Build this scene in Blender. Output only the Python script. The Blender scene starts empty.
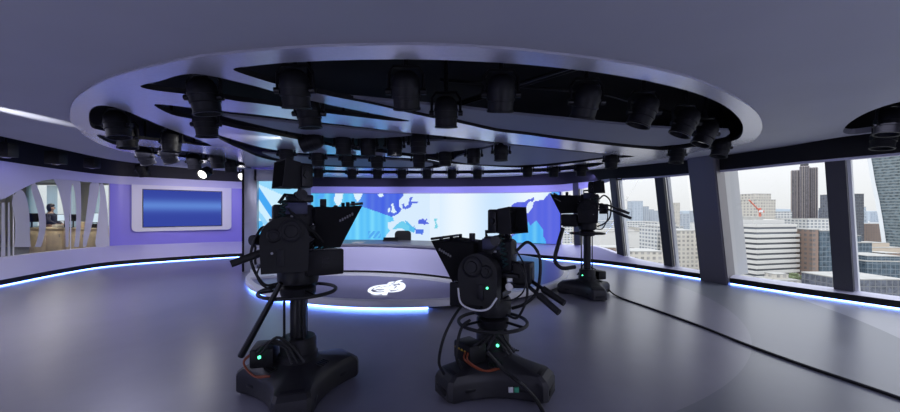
import bpy, bmesh, math, random
from math import sin, cos, pi, radians, sqrt, atan2
from mathutils import Vector, Matrix
from mathutils.geometry import tessellate_polygon

random.seed(7)
SC = bpy.context.scene
COL = SC.collection
F, EYE, HZ = 350.0, 1.45, 213.0        # focal length in pixels, eye height, horizon row of the photograph


def at(px, py, d):
    return Vector(((px - 450) / F * d, d, EYE + (HZ - py) / F * d))


def on_z(px, py, z):
    return at(px, py, (z - EYE) * F / (HZ - py))


def s2l(c):
    c = c / 255.0
    return c / 12.92 if c <= 0.04045 else ((c + 0.055) / 1.055) ** 2.4


def rgb(r, g, b):
    return (s2l(r), s2l(g), s2l(b), 1.0)


# ------------------------------------------------------------------ materials
def mat(name, color, rough=0.5, metal=0.0, spec=0.5, noise=0.0, nscale=8.0, bump=0.0, coat=0.0):
    m = bpy.data.materials.new(name)
    m.use_nodes = True
    nt = m.node_tree
    b = nt.nodes['Principled BSDF']
    b.inputs['Base Color'].default_value = color
    b.inputs['Roughness'].default_value = rough
    b.inputs['Metallic'].default_value = metal
    b.inputs['Specular IOR Level'].default_value = spec
    b.inputs['Coat Weight'].default_value = coat
    if noise or bump:
        tc = nt.nodes.new('ShaderNodeTexCoord')
        n = nt.nodes.new('ShaderNodeTexNoise')
        n.inputs['Scale'].default_value = nscale
        n.inputs['Detail'].default_value = 5
        nt.links.new(tc.outputs['Object'], n.inputs['Vector'])
        if noise:
            r = nt.nodes.new('ShaderNodeValToRGB')
            r.color_ramp.elements[0].position = 0.3
            r.color_ramp.elements[1].position = 0.7
            r.color_ramp.elements[0].color = tuple(max(0, c * (1 - noise)) for c in color[:3]) + (1,)
            r.color_ramp.elements[1].color = tuple(min(1, c * (1 + noise)) for c in color[:3]) + (1,)
            nt.links.new(n.outputs['Fac'], r.inputs['Fac'])
            nt.links.new(r.outputs['Color'], b.inputs['Base Color'])
        if bump:
            bp = nt.nodes.new('ShaderNodeBump')
            bp.inputs['Strength'].default_value = bump
            bp.inputs['Distance'].default_value = 0.01
            nt.links.new(n.outputs['Fac'], bp.inputs['Height'])
            nt.links.new(bp.outputs['Normal'], b.inputs['Normal'])
    return m


def emit(name, color, strength):
    m = bpy.data.materials.new(name)
    m.use_nodes = True
    nt = m.node_tree
    nt.nodes.remove(nt.nodes['Principled BSDF'])
    e = nt.nodes.new('ShaderNodeEmission')
    e.inputs['Color'].default_value = color
    e.inputs['Strength'].default_value = strength
    nt.links.new(e.outputs[0], nt.nodes['Material Output'].inputs['Surface'])
    return m


def emit_attr(name, strength):
    m = emit(name, (1, 1, 1, 1), strength)
    nt = m.node_tree
    a = nt.nodes.new('ShaderNodeAttribute')
    a.attribute_name = 'picture'
    nt.links.new(a.outputs['Color'], nt.nodes['Emission'].inputs['Color'])
    return m


def glass(name, tint=(1, 1, 1, 1), gloss=0.06):
    m = bpy.data.materials.new(name)
    m.use_nodes = True
    nt = m.node_tree
    nt.nodes.remove(nt.nodes['Principled BSDF'])
    t = nt.nodes.new('ShaderNodeBsdfTransparent')
    t.inputs['Color'].default_value = tint
    g = nt.nodes.new('ShaderNodeBsdfGlossy')
    g.inputs['Roughness'].default_value = 0.02
    mx = nt.nodes.new('ShaderNodeMixShader')
    mx.inputs['Fac'].default_value = gloss
    nt.links.new(t.outputs[0], mx.inputs[1])
    nt.links.new(g.outputs[0], mx.inputs[2])
    nt.links.new(mx.outputs[0], nt.nodes['Material Output'].inputs['Surface'])
    return m


def frosted(name, color, thru):
    m = bpy.data.materials.new(name)
    m.use_nodes = True
    nt = m.node_tree
    nt.nodes.remove(nt.nodes['Principled BSDF'])
    d = nt.nodes.new('ShaderNodeBsdfDiffuse')
    d.inputs['Color'].default_value = color
    tl = nt.nodes.new('ShaderNodeBsdfTranslucent')
    tl.inputs['Color'].default_value = color
    t = nt.nodes.new('ShaderNodeBsdfTransparent')
    m1 = nt.nodes.new('ShaderNodeMixShader')
    m1.inputs['Fac'].default_value = 0.45
    m2 = nt.nodes.new('ShaderNodeMixShader')
    m2.inputs['Fac'].default_value = thru
    nt.links.new(d.outputs[0], m1.inputs[1])
    nt.links.new(tl.outputs[0], m1.inputs[2])
    nt.links.new(m1.outputs[0], m2.inputs[1])
    nt.links.new(t.outputs[0], m2.inputs[2])
    nt.links.new(m2.outputs[0], nt.nodes['Material Output'].inputs['Surface'])
    return m


M = {}
M['ceiling'] = mat('ceiling_paint', (0.44, 0.44, 0.50, 1), 0.55, noise=0.03, nscale=1.5)
M['void'] = mat('void_black', (0.006, 0.006, 0.008, 1), 0.8)
M['band'] = mat('band_black', (0.006, 0.006, 0.008, 1), 0.55, spec=0.3)
M['satin'] = mat('satin_panel', (0.74, 0.74, 0.84, 1), 0.26, metal=0.6, noise=0.03, nscale=30)
M['matte_panel'] = mat('matte_panel', (0.22, 0.23, 0.30, 1), 0.6)
M['lavender'] = mat('lavender_paint', (0.58, 0.57, 0.72, 1), 0.42)
M['purple'] = mat('purple_panel', (0.27, 0.23, 0.72, 1), 0.35)
M['cream'] = mat('cream_frame', (0.76, 0.75, 0.74, 1), 0.35)
M['brushed'] = mat('brushed_metal', (0.52, 0.52, 0.54, 1), 0.34, metal=0.5, noise=0.08, nscale=3)
M['column'] = mat('column_metal', (0.17, 0.16, 0.18, 1), 0.42, metal=0.35)
M['frame_light'] = mat('frame_light', (0.78, 0.79, 0.81, 1), 0.45)
M['mullion'] = mat('mullion_dark', (0.045, 0.045, 0.055, 1), 0.45)
M['desk'] = mat('desk_front', (0.55, 0.53, 0.76, 1), 0.4)
M['desk_top'] = mat('desk_top', (0.20, 0.20, 0.24, 1), 0.3)
M['rim'] = mat('rim_white', (0.70, 0.70, 0.72, 1), 0.35)
M['deck'] = mat('deck_floor', (0.14, 0.15, 0.29, 1), 0.28, noise=0.05, nscale=3)
M['blackp'] = mat('black_plastic', (0.006, 0.006, 0.0075, 1), 0.5, spec=0.3, bump=0.1, nscale=120)
M['blackm'] = mat('black_metal', (0.008, 0.008, 0.010, 1), 0.4, metal=0.3)
M['dark'] = mat('dark_housing', (0.009, 0.009, 0.012, 1), 0.5, spec=0.3)
M['skirt'] = mat('skirt_grey', (0.014, 0.0135, 0.017, 1), 0.5, noise=0.15, nscale=12)
M['rubber'] = mat('rubber', (0.008, 0.008, 0.009, 1), 0.6)
M['cloth'] = mat('hood_cloth', (0.007, 0.007, 0.009, 1), 0.8)
M['chrome'] = mat('chrome', (0.35, 0.35, 0.37, 1), 0.4, metal=1.0)
M['lensglass'] = mat('lens_glass', (0.01, 0.012, 0.03, 1), 0.05, coat=1.0)
M['screen_off'] = mat('screen_off', (0.006, 0.006, 0.008, 1), 0.12)
M['red'] = mat('red_plastic', (0.5, 0.03, 0.02, 1), 0.5)
M['orange'] = mat('orange_cable', (0.22, 0.045, 0.012, 1), 0.5)
M['yellow'] = mat('yellow_plastic', (0.6, 0.4, 0.03, 1), 0.5)
M['white'] = mat('white_plastic', (0.7, 0.7, 0.72, 1), 0.5)
M['stickg'] = mat('green_sticker', (0.05, 0.35, 0.2, 1), 0.5)
M['tealcable'] = mat('teal_cable', (0.01, 0.045, 0.045, 1), 0.5)
M['bluesheen'] = mat('blue_sheen', (0.035, 0.04, 0.10, 1), 0.5)
M['led_green'] = emit('led_green', (0.1, 1.0, 0.45, 1), 3.0)
M['strip'] = emit('led_strip', (0.13, 0.26, 1.0, 1), 15.0)
M['glow'] = emit('emblem_light', (0.85, 0.9, 1.0, 1), 1.3)
M['lamp_on'] = emit('lamp_on', (1.0, 0.97, 0.9, 1), 4.0)
M['mark'] = mat('grey_mark', (.16, .16, .17, 1), .5)
M['picture'] = emit_attr('picture', 1.0)
M['glass'] = glass('window_glass', (0.97, 0.98, 0.99, 1), 0.04)
M['glass_in'] = glass('partition_glass', (0.93, 0.95, 0.95, 1), 0.05)
M['film'] = frosted('frosted_film', (0.80, 0.80, 0.84, 1), 0.12)


# ------------------------------------------------------------------ geometry builder
class G:
    def __init__(self):
        self.bm = bmesh.new()

    def box(self, c, s, bevel=0.0, rot=None, seg=2):
        r = bmesh.ops.create_cube(self.bm, size=1.0)
        vs = r['verts']
        for v in vs:
            v.co = Vector((v.co.x * s[0], v.co.y * s[1], v.co.z * s[2]))
        if bevel:
            es = list({e for v in vs for e in v.link_edges})
            q = bmesh.ops.bevel(self.bm, geom=es, offset=bevel, segments=seg, profile=0.5, affect='EDGES')
            vs = list({v for f in q['faces'] for v in f.verts} | {v for v in vs if v.is_valid})
            vs = self._island(vs[0])
        mm = Matrix.Translation(Vector(c))
        if rot is not None:
            mm = mm @ (rot if isinstance(rot, Matrix) else Matrix.Rotation(rot, 4, 'Z'))
        for v in vs:
            v.co = mm @ v.co
        return self

    def _island(self, v0):
        seen = {v0}
        st = [v0]
        while st:
            v = st.pop()
            for e in v.link_edges:
                o = e.other_vert(v)
                if o not in seen:
                    seen.add(o)
                    st.append(o)
        return list(seen)

    def cyl(self, p0, p1, r0, r1=None, seg=16, caps=True):
        p0, p1 = Vector(p0), Vector(p1)
        r1 = r0 if r1 is None else r1
        d = p1 - p0
        q = d.to_track_quat('Z', 'Y').to_matrix()
        a, b = [], []
        for i in range(seg):
            t = 2 * pi * i / seg
            u = q @ Vector((cos(t), sin(t), 0))
            a.append(self.bm.verts.new(p0 + u * r0))
            b.append(self.bm.verts.new(p1 + u * r1))
        for i in range(seg):
            j = (i + 1) % seg
            self.bm.faces.new((a[i], a[j], b[j], b[i]))
        if caps:
            self.bm.faces.new(a[::-1])
            self.bm.faces.new(b)
        return self

    def lathe(self, prof, seg=24, mx=None, a0=0.0):
        rings = []
        for r, z in prof:
            if r < 1e-6:
                rings.append([self.bm.verts.new((0, 0, z))])
            else:
                rings.append([self.bm.verts.new((r * cos(a0 + 2 * pi * i / seg), r * sin(a0 + 2 * pi * i / seg), z)) for i in range(seg)])
        for k in range(len(rings) - 1):
            A, B = rings[k], rings[k + 1]
            for i in range(seg):
                j = (i + 1) % seg
                if len(A) == 1 and len(B) == 1:
                    continue
                if len(A) == 1:
                    self.bm.faces.new((A[0], B[j], B[i]))
                elif len(B) == 1:
                    self.bm.faces.new((A[i], A[j], B[0]))
                else:
                    self.bm.faces.new((A[i], A[j], B[j], B[i]))
        if mx is not None:
            for R in rings:
                for v in R:
                    v.co = mx @ v.co
        return self

    def tube(self, pts, r, seg=8, closed=False, caps=True):
        pts = [Vector(p) for p in pts]
        n = len(pts)
        rings = []
        up = Vector((0.12, 0.3, 1)).normalized()
        for i in range(n):
            if closed:
                t = pts[(i + 1) % n] - pts[i - 1]
            else:
                t = pts[min(i + 1, n - 1)] - pts[max(i - 1, 0)]
            t.normalize()
            s = t.cross(up)
            if s.length < 0.15:
                s = t.cross(Vector((1, 0, 0)))
            s.normalize()
            w = s.cross(t)
            rr = r[i] if isinstance(r, (list, tuple)) else r
            rings.append([self.bm.verts.new(pts[i] + (s * cos(2 * pi * k / seg) + w * sin(2 * pi * k / seg)) * rr) for k in range(seg)])
        for i in range(n if closed else n - 1):
            A, B = rings[i], rings[(i + 1) % n]
            for k in range(seg):
                j = (k + 1) % seg
                self.bm.faces.new((A[k], A[j], B[j], B[k]))
        if caps and not closed:
            self.bm.faces.new(rings[0][::-1])
            self.bm.faces.new(rings[-1])
        return self

    def prism(self, poly, lo, hi, mx=None):
        """poly in local XY, extruded along Z, moved by mx"""
        mx = mx or Matrix.Identity(4)
        a = [self.bm.verts.new(mx @ Vector((p[0], p[1], lo))) for p in poly]
        b = [self.bm.verts.new(mx @ Vector((p[0], p[1], hi))) for p in poly]
        n = len(poly)
        for i in range(n):
            j = (i + 1) % n
            self.bm.faces.new((a[i], a[j], b[j], b[i]))
        for t in tessellate_polygon([[Vector((p[0], p[1], 0)) for p in poly]]):
            self.bm.faces.new([a[k] for k in t][::-1])
            self.bm.faces.new([b[k] for k in t])
        return self

    def plate(self, outer, holes, lo, hi, liner=False):
        loops = [outer] + list(holes)
        flat = [p for L in loops for p in L]
        a = [self.bm.verts.new((p[0], p[1], lo)) for p in flat]
        b = [self.bm.verts.new((p[0], p[1], hi)) for p in flat]
        for t in tessellate_polygon([[Vector((p[0], p[1], 0)) for p in L] for L in loops]):
            try:
                self.bm.faces.new([a[k] for k in t])
                self.bm.faces.new([b[k] for k in t])
            except ValueError:
                pass
        o = 0
        for L in loops:
            n = len(L)
            for i in range(n):
                j = (i + 1) % n
                f = self.bm.faces.new((a[o + i], a[o + j], b[o + j], b[o + i]))
                if liner and o:
                    f.material_index = 1
            o += n
        return self

    def surf(self, rows):
        """grid of points: rows[i][k]"""
        vs = [[self.bm.verts.new(p) for p in r] for r in rows]
        for i in range(len(vs) - 1):
            for k in range(len(vs[0]) - 1):
                self.bm.faces.new((vs[i][k], vs[i + 1][k], vs[i + 1][k + 1], vs[i][k + 1]))
        return self

    def slab(self, pts, nrm, th):
        """closed polygon of 3-D points thickened along nrm"""
        nrm = Vector(nrm).normalized()
        q = nrm.to_track_quat('Z', 'Y').to_matrix().transposed()
        flat = [q @ Vector(p) for p in pts]
        a = [self.bm.verts.new(p) for p in pts]
        b = [self.bm.verts.new(Vector(p) + nrm * th) for p in pts]
        n = len(pts)
        for i in range(n):
            j = (i + 1) % n
            self.bm.faces.new((a[i], a[j], b[j], b[i]))
        for t in tessellate_polygon([[Vector((p.x, p.y, 0)) for p in flat]]):
            self.bm.faces.new([a[k] for k in t])
            self.bm.faces.new([b[k] for k in t])
        return self

    def xf(self, mx):
        for v in self.bm.verts:
            v.co = mx @ v.co
        return self

    def build(self, name, m, parent=None, loc=None, smooth=True, angle=35):
        bmesh.ops.recalc_face_normals(self.bm, faces=self.bm.faces[:])
        me = bpy.data.meshes.new(name)
        self.bm.to_mesh(me)
        self.bm.free()
        me.materials.append(M[m] if isinstance(m, str) else m)
        if smooth:
            me.shade_smooth()
            me.set_sharp_from_angle(angle=radians(angle))
        o = bpy.data.objects.new(name, me)
        COL.objects.link(o)
        if parent is not None:
            o.parent = parent
        if loc is not None:
            o.location = loc
        return o


def tag(o, label, cat, group=None, kind=None):
    o['label'] = label
    o['category'] = cat
    if group:
        o['group'] = group
    if kind:
        o['kind'] = kind
    return o


def struct(o):
    o['kind'] = 'structure'
    return o


def thing(name, label, cat, loc=(0, 0, 0), rz=0.0, group=None):
    o = bpy.data.objects.new(name, None)
    o.empty_display_size = 0.1
    COL.objects.link(o)
    o.location = loc
    o.rotation_euler = (0, 0, rz)
    return tag(o, label, cat, group)


def copy_tree(o, parent=None):
    c = o.copy()
    COL.objects.link(c)
    if parent is not None:
        c.parent = parent
    for ch in list(o.children):
        copy_tree(ch, c)
    return c


def crom(pts, n=6, closed=False):
    """Catmull-Rom through points of any dimension"""
    P = [Vector(p) for p in pts]
    out = []
    L = len(P)
    for i in range(L if closed else L - 1):
        if closed:
            p0, p1, p2, p3 = P[i - 1], P[i], P[(i + 1) % L], P[(i + 2) % L]
        else:
            p0 = P[i - 1] if i else P[0] * 2 - P[1]
            p1, p2 = P[i], P[i + 1]
            p3 = P[i + 2] if i + 2 < L else P[-1] * 2 - P[-2]
        for k in range(n):
            t = k / n
            out.append(0.5 * ((2 * p1) + (p2 - p0) * t + (2 * p0 - 5 * p1 + 4 * p2 - p3) * t * t + (3 * p1 - p0 - 3 * p2 + p3) * t ** 3))
    if not closed:
        out.append(P[-1])
    return out


def inpoly(x, y, poly):
    c = False
    j = len(poly) - 1
    for i in range(len(poly)):
        xi, yi = poly[i]
        xj, yj = poly[j]
        if (yi > y) != (yj > y) and x < (xj - xi) * (y - yi) / (yj - yi) + xi:
            c = not c
        j = i
    return c
# ------------------------------------------------------------------ the room shell
# rows: floor line (x, y), top of the plinth behind it (x, y, z), height of the fascia's lower edge, inward lean at the head
ROWS = [
    (-7.60, -3.0, -7.90, -3.0, .54), (-7.75, 1.0, -8.05, 1.0, .54), (-8.25, 4.5, -8.55, 4.45, .54),
    (-8.82, 6.86, -9.10, 6.9, .54), (-9.15, 8.2, -9.46, 8.3, .53), (-9.20, 9.35, -9.60, 9.88, .52),
    (-8.50, 10.25, -8.80, 10.58, .51), (-7.25, 11.2, -7.52, 11.68, .49), (-6.3, 11.6, -6.6, 12.08, .46),
    (-5.4, 11.8, -5.4, 12.22, .43), (-3.5, 11.95, -3.5, 12.36, .42), (-1.8, 12.0, -1.8, 12.40, .42),
    (0.0, 11.95, 0.0, 12.35, .42), (1.2, 11.75, 1.2, 12.22, .42), (2.38, 11.3, 2.4, 11.98, .42),
    (3.3, 10.65, 3.6, 11.40, .42), (4.15, 9.9, 4.22, 10.38, .47), (4.5, 9.45, 4.6, 9.62, .33),
    (4.83, 8.9, 4.93, 9.0, .22), (5.35, 7.8, 5.46, 7.85, .17), (5.76, 6.95, 5.86, 7.02, .17),
    (6.2, 6.1, 6.34, 6.15, .17), (6.73, 5.23, 6.84, 5.30, .16), (7.6, 3.6, 7.75, 3.65, .16),
    (8.2, 1.5, 8.35, 1.5, .16), (8.5, -3.0, 8.65, -3.0, .16)]
FINE = crom([r for r in ROWS], 6)                       # 5-D spline
NF = len(FINE)


def seg_of(row):
    return row * 6


I_DISP0, I_LED0, I_LED1 = seg_of(5), seg_of(9), seg_of(15)
I_WIN = seg_of(15)
floorline = [Vector((p[0], p[1])) for p in FINE]
topline = [Vector((p[0], p[1 + 1 + 1])) if False else Vector((p[2], p[3])) for p in FINE]


def inward(i):
    a, b = topline[max(i - 1, 0)], topline[min(i + 1, NF - 1)]
    t = (b - a).normalized()
    return Vector((t.y, -t.x))                          # path runs clockwise seen from above


def lean(i):
    u = min(1.0, max(0.0, (i - I_WIN) / 14.0))
    return 0.36 * u + 0.16 * min(1.0, max(0.0, (i - seg_of(20)) / 6.0))


def head(i, z=2.38):
    n = inward(i)
    L = lean(i) * (z - FINE[i][4]) / (2.38 - FINE[i][4])
    return Vector((topline[i].x + n.x * L, topline[i].y + n.y * L, z))


def strip_surf(idx, f_lo, f_hi, steps=1):
    rows = []
    for i in idx:
        lo, hi = Vector(f_lo(i)), Vector(f_hi(i))
        rows.append([lo.lerp(hi, k / steps) for k in range(steps + 1)])
    return rows


def ribbon(name, m, idx, lo, hi, th=0.04, parent=None):
    """a wall piece with thickness, outwards"""
    g = G()
    rows = []
    for i in idx:
        n = inward(i)
        o = Vector((-n.x * th, -n.y * th, 0))
        a, b = Vector(lo(i)), Vector(hi(i))
        rows.append([a, b, b + o, a + o, a])
    g.surf(rows)
    g.bm.faces.new([g.bm.verts.new(p) for p in rows[0][:4]])
    g.bm.faces.new([g.bm.verts.new(p) for p in rows[-1][:4]])
    bmesh.ops.remove_doubles(g.bm, verts=g.bm.verts[:], dist=1e-5)
    return g.build(name, m, parent)


ALL = range(NF)
fl = lambda z, off=0.0: (lambda i: (floorline[i].x - inward(i).x * off, floorline[i].y - inward(i).y * off, z))
tl = lambda dz=0.0, off=0.0: (lambda i: (topline[i].x - inward(i).x * off, topline[i].y - inward(i).y * off, FINE[i][4] + dz))

# floor: inlaid rings of slightly different vinyl
def floor_mat():
    m = bpy.data.materials.new('floor_vinyl')
    m.use_nodes = True
    nt = m.node_tree
    b = nt.nodes['Principled BSDF']
    geo = nt.nodes.new('ShaderNodeNewGeometry')
    sub = nt.nodes.new('ShaderNodeVectorMath')
    sub.operation = 'SUBTRACT'
    sub.inputs[1].default_value = (-0.6, 7.2, 0)
    ln = nt.nodes.new('ShaderNodeVectorMath')
    ln.operation = 'LENGTH'
    mr = nt.nodes.new('ShaderNodeMapRange')
    mr.inputs['From Max'].default_value = 10.0
    rp = nt.nodes.new('ShaderNodeValToRGB')
    rp.color_ramp.interpolation = 'CONSTANT'
    e = rp.color_ramp.elements
    e[0].position = 0.0
    e[0].color = (0.215, 0.213, 0.262, 1)
    e[1].position = 0.515
    e[1].color = (0.14, 0.15, 0.185, 1)
    for p, c in ((0.5135, (0.30, 0.31, 0.34, 1)), (0.66, (0.33, 0.34, 0.38, 1))):
        x = e.new(p)
        x.color = c
    nz = nt.nodes.new('ShaderNodeTexNoise')
    nz.inputs['Scale'].default_value = 1.4
    nz.inputs['Detail'].default_value = 7
    nz.inputs['Roughness'].default_value = 0.6
    nz2 = nt.nodes.new('ShaderNodeTexNoise')
    nz2.inputs['Scale'].default_value = 14
    nz2.inputs['Detail'].default_value = 4
    mixc = nt.nodes.new('ShaderNodeMix')
    mixc.data_type = 'RGBA'
    mixc.blend_type = 'MULTIPLY'
    mixc.inputs[0].default_value = 1.0
    mrn = nt.nodes.new('ShaderNodeMapRange')
    mrn.inputs['From Min'].default_value = 0.3
    mrn.inputs['From Max'].default_value = 0.7
    mrn.inputs['To Min'].default_value = 0.90
    mrn.inputs['To Max'].default_value = 1.10
    nt.links.new(nz.outputs['Fac'], mrn.inputs['Value'])
    nt.links.new(geo.outputs['Position'], sub.inputs[0])
    nt.links.new(sub.outputs[0], ln.inputs[0])
    nt.links.new(ln.outputs['Value'], mr.inputs['Value'])
    nt.links.new(mr.outputs['Result'], rp.inputs['Fac'])
    nt.links.new(geo.outputs['Position'], nz.inputs['Vector'])
    nt.links.new(geo.outputs['Position'], nz2.inputs['Vector'])
    sx = nt.nodes.new('ShaderNodeSeparateXYZ')
    nt.links.new(geo.outputs['Position'], sx.inputs[0])
    gt = nt.nodes.new('ShaderNodeMath')
    gt.operation = 'GREATER_THAN'
    gt.inputs[1].default_value = 0.0
    nt.links.new(sx.outputs['X'], gt.inputs[0])
    half = nt.nodes.new('ShaderNodeMix')
    half.data_type = 'RGBA'
    half.inputs[6].default_value = (0.215, 0.213, 0.262, 1)
    nt.links.new(gt.outputs[0], half.inputs[0])
    nt.links.new(rp.outputs['Color'], half.inputs[7])
    nt.links.new(half.outputs[2], mixc.inputs[6])
    nt.links.new(mrn.outputs['Result'], mixc.inputs[7])
    nt.links.new(mixc.outputs[2], b.inputs['Base Color'])
    rr = nt.nodes.new('ShaderNodeMapRange')
    rr.inputs['To Min'].default_value = 0.27
    rr.inputs['To Max'].default_value = 0.35
    nt.links.new(nz.outputs['Fac'], rr.inputs['Value'])
    nt.links.new(rr.outputs['Result'], b.inputs['Roughness'])
    bp = nt.nodes.new('ShaderNodeBump')
    bp.inputs['Strength'].default_value = 0.04
    bp.inputs['Distance'].default_value = 0.01
    nt.links.new(nz2.outputs['Fac'], bp.inputs['Height'])
    b.inputs['Specular IOR Level'].default_value = 0.75
    return m


M['floor'] = floor_mat()
outer_floor = [Vector((p.x, p.y)) for p in topline]
struct(G().plate([(p.x, p.y) for p in outer_floor], [], -0.12, 0.0).build('floor', 'floor'))

# plinth round the room: light strip on the floor, dark recess, sloping lavender face
struct(ribbon('trim_1', 'strip', ALL, fl(0.004), fl(0.022), 0.02))
struct(ribbon('baseboard_dark', 'band', ALL, fl(0.034, -0.02), fl(0.135, -0.02), 0.06))
sill = G()
sill.surf([[Vector(fl(0.137, -0.02)(i)), Vector(tl()(i)), Vector(tl(0, 0.16)(i)), Vector(tl(-0.03, 0.16)(i))] for i in ALL])
struct(sill.build('baseboard_sloped', 'lavender'))

# ---- back wall behind the video wall and up to the slab
struct(ribbon('wall_back', 'lavender', range(I_LED0 - 2, I_LED1 + 1), lambda i: (topline[i].x - inward(i).x * .06, topline[i].y - inward(i).y * .06, 0.0),
              lambda i: (topline[i].x - inward(i).x * .06, topline[i].y - inward(i).y * .06, 2.5), 0.1))


def zlow_window(i):
    """lower edge of the lavender fascia"""
    if i <= I_LED1:
        return 2.14
    t = min(1, (i - I_LED1) / 17.0)
    return 2.14 + 0.232 * (t * t * (3 - 2 * t) * 0.6 + 0.4 * t)


struct(ribbon('trim_2', 'lavender', range(I_LED0, I_LED1 + 18),
              lambda i: head(i, zlow_window(i)), lambda i: head(i, 2.385), 0.05))
def zband(i):
    return 2.38 - 0.07 * min(1.0, max(0.0, (i - I_LED1 - 12) / 10.0))


def band_pt(i, z):
    h = head(i, 2.38)
    n = inward(i) * .03
    return Vector((h.x + n.x, h.y + n.y, z))


struct(ribbon('wall_right', 'band', range(I_LED0, NF), lambda i: band_pt(i, zband(i)), lambda i: band_pt(i, 3.16), 0.09))
# thin pale head rail under the dark band, over the windows
struct(ribbon('trim_3', 'lavender', range(I_LED1 + 16, NF), lambda i: band_pt(i, zband(i) - .038), lambda i: band_pt(i, zband(i) - .001), 0.08))

# ---- left side
def px_of(p):
    return 450 + F * p[0] / p[1] if p[1] > 0.1 else -9999


def top_at_px(px):
    """where a camera ray in column px meets the left wall line"""
    for i in range(seg_of(2), seg_of(9)):
        a, b = px_of(topline[i]), px_of(topline[i + 1])
        if a <= px <= b:
            t = (px - a) / (b - a) if b > a else 0
            return topline[i].lerp(topline[i + 1], t)
    return topline[seg_of(3)]


def left_pt(px, py, off=0.0):
    q = top_at_px(px)
    n = Vector((0.97, -0.24)) if px < 108 else Vector((0.65, -0.76))
    return Vector((q.x + n.x * off, q.y + n.y * off, EYE + (HZ - py) / F * q.y))


def zlow_left(i):
    p = topline[i]
    px = px_of(p)
    tab = [(-9999, 1.2), (-120, 1.25), (0, 1.71), (12, 1.86), (24, 2.02), (38, 2.18), (54, 2.27), (110, 2.28), (9999, 2.25)]
    for (a, za), (b, zb) in zip(tab, tab[1:]):
        if a <= px <= b:
            return za + (zb - za) * (px - a) / (b - a)
    return 2.25


struct(ribbon('trim_4', 'lavender', range(0, I_LED0 + 1),
              lambda i: (topline[i].x + inward(i).x * .03, topline[i].y + inward(i).y * .03, zlow_left(i)),
              lambda i: (topline[i].x + inward(i).x * .03, topline[i].y + inward(i).y * .03, 2.51), 0.12))
struct(ribbon('wall_left', 'band', range(0, I_LED0 + 1),
              lambda i: (topline[i].x, topline[i].y, 2.51), lambda i: (topline[i].x, topline[i].y, 3.16), 0.06))
# the purple wall that carries the cream framed screen
struct(ribbon('wall_display', 'purple', range(I_DISP0, I_LED0 + 1), lambda i: (topline[i].x, topline[i].y, FINE[i][4]),
              lambda i: (topline[i].x, topline[i].y, 2.30), 0.05))
# rear wall behind the viewpoint
struct(G().box((0.4, -3.05, 1.58), (17.4, 0.1, 3.16)).build('wall_rear', 'lavender'))
# slab over the lighting void
struct(G().plate([(p.x * 1.02, p.y * 1.01 + .1) for p in topline], [], 3.15, 3.3).build('ceiling_slab', 'void'))

# ------------------------------------------------------------------ ceiling raft and the slotted satin disc
ZD, ZP, ZC = 2.582, 2.607, 2.60


def zpoly(pts, z, n=4, closed=True):
    return [(p.x, p.y) for p in crom([on_z(x, y, z).xy for x, y in pts], n, closed)]


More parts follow.
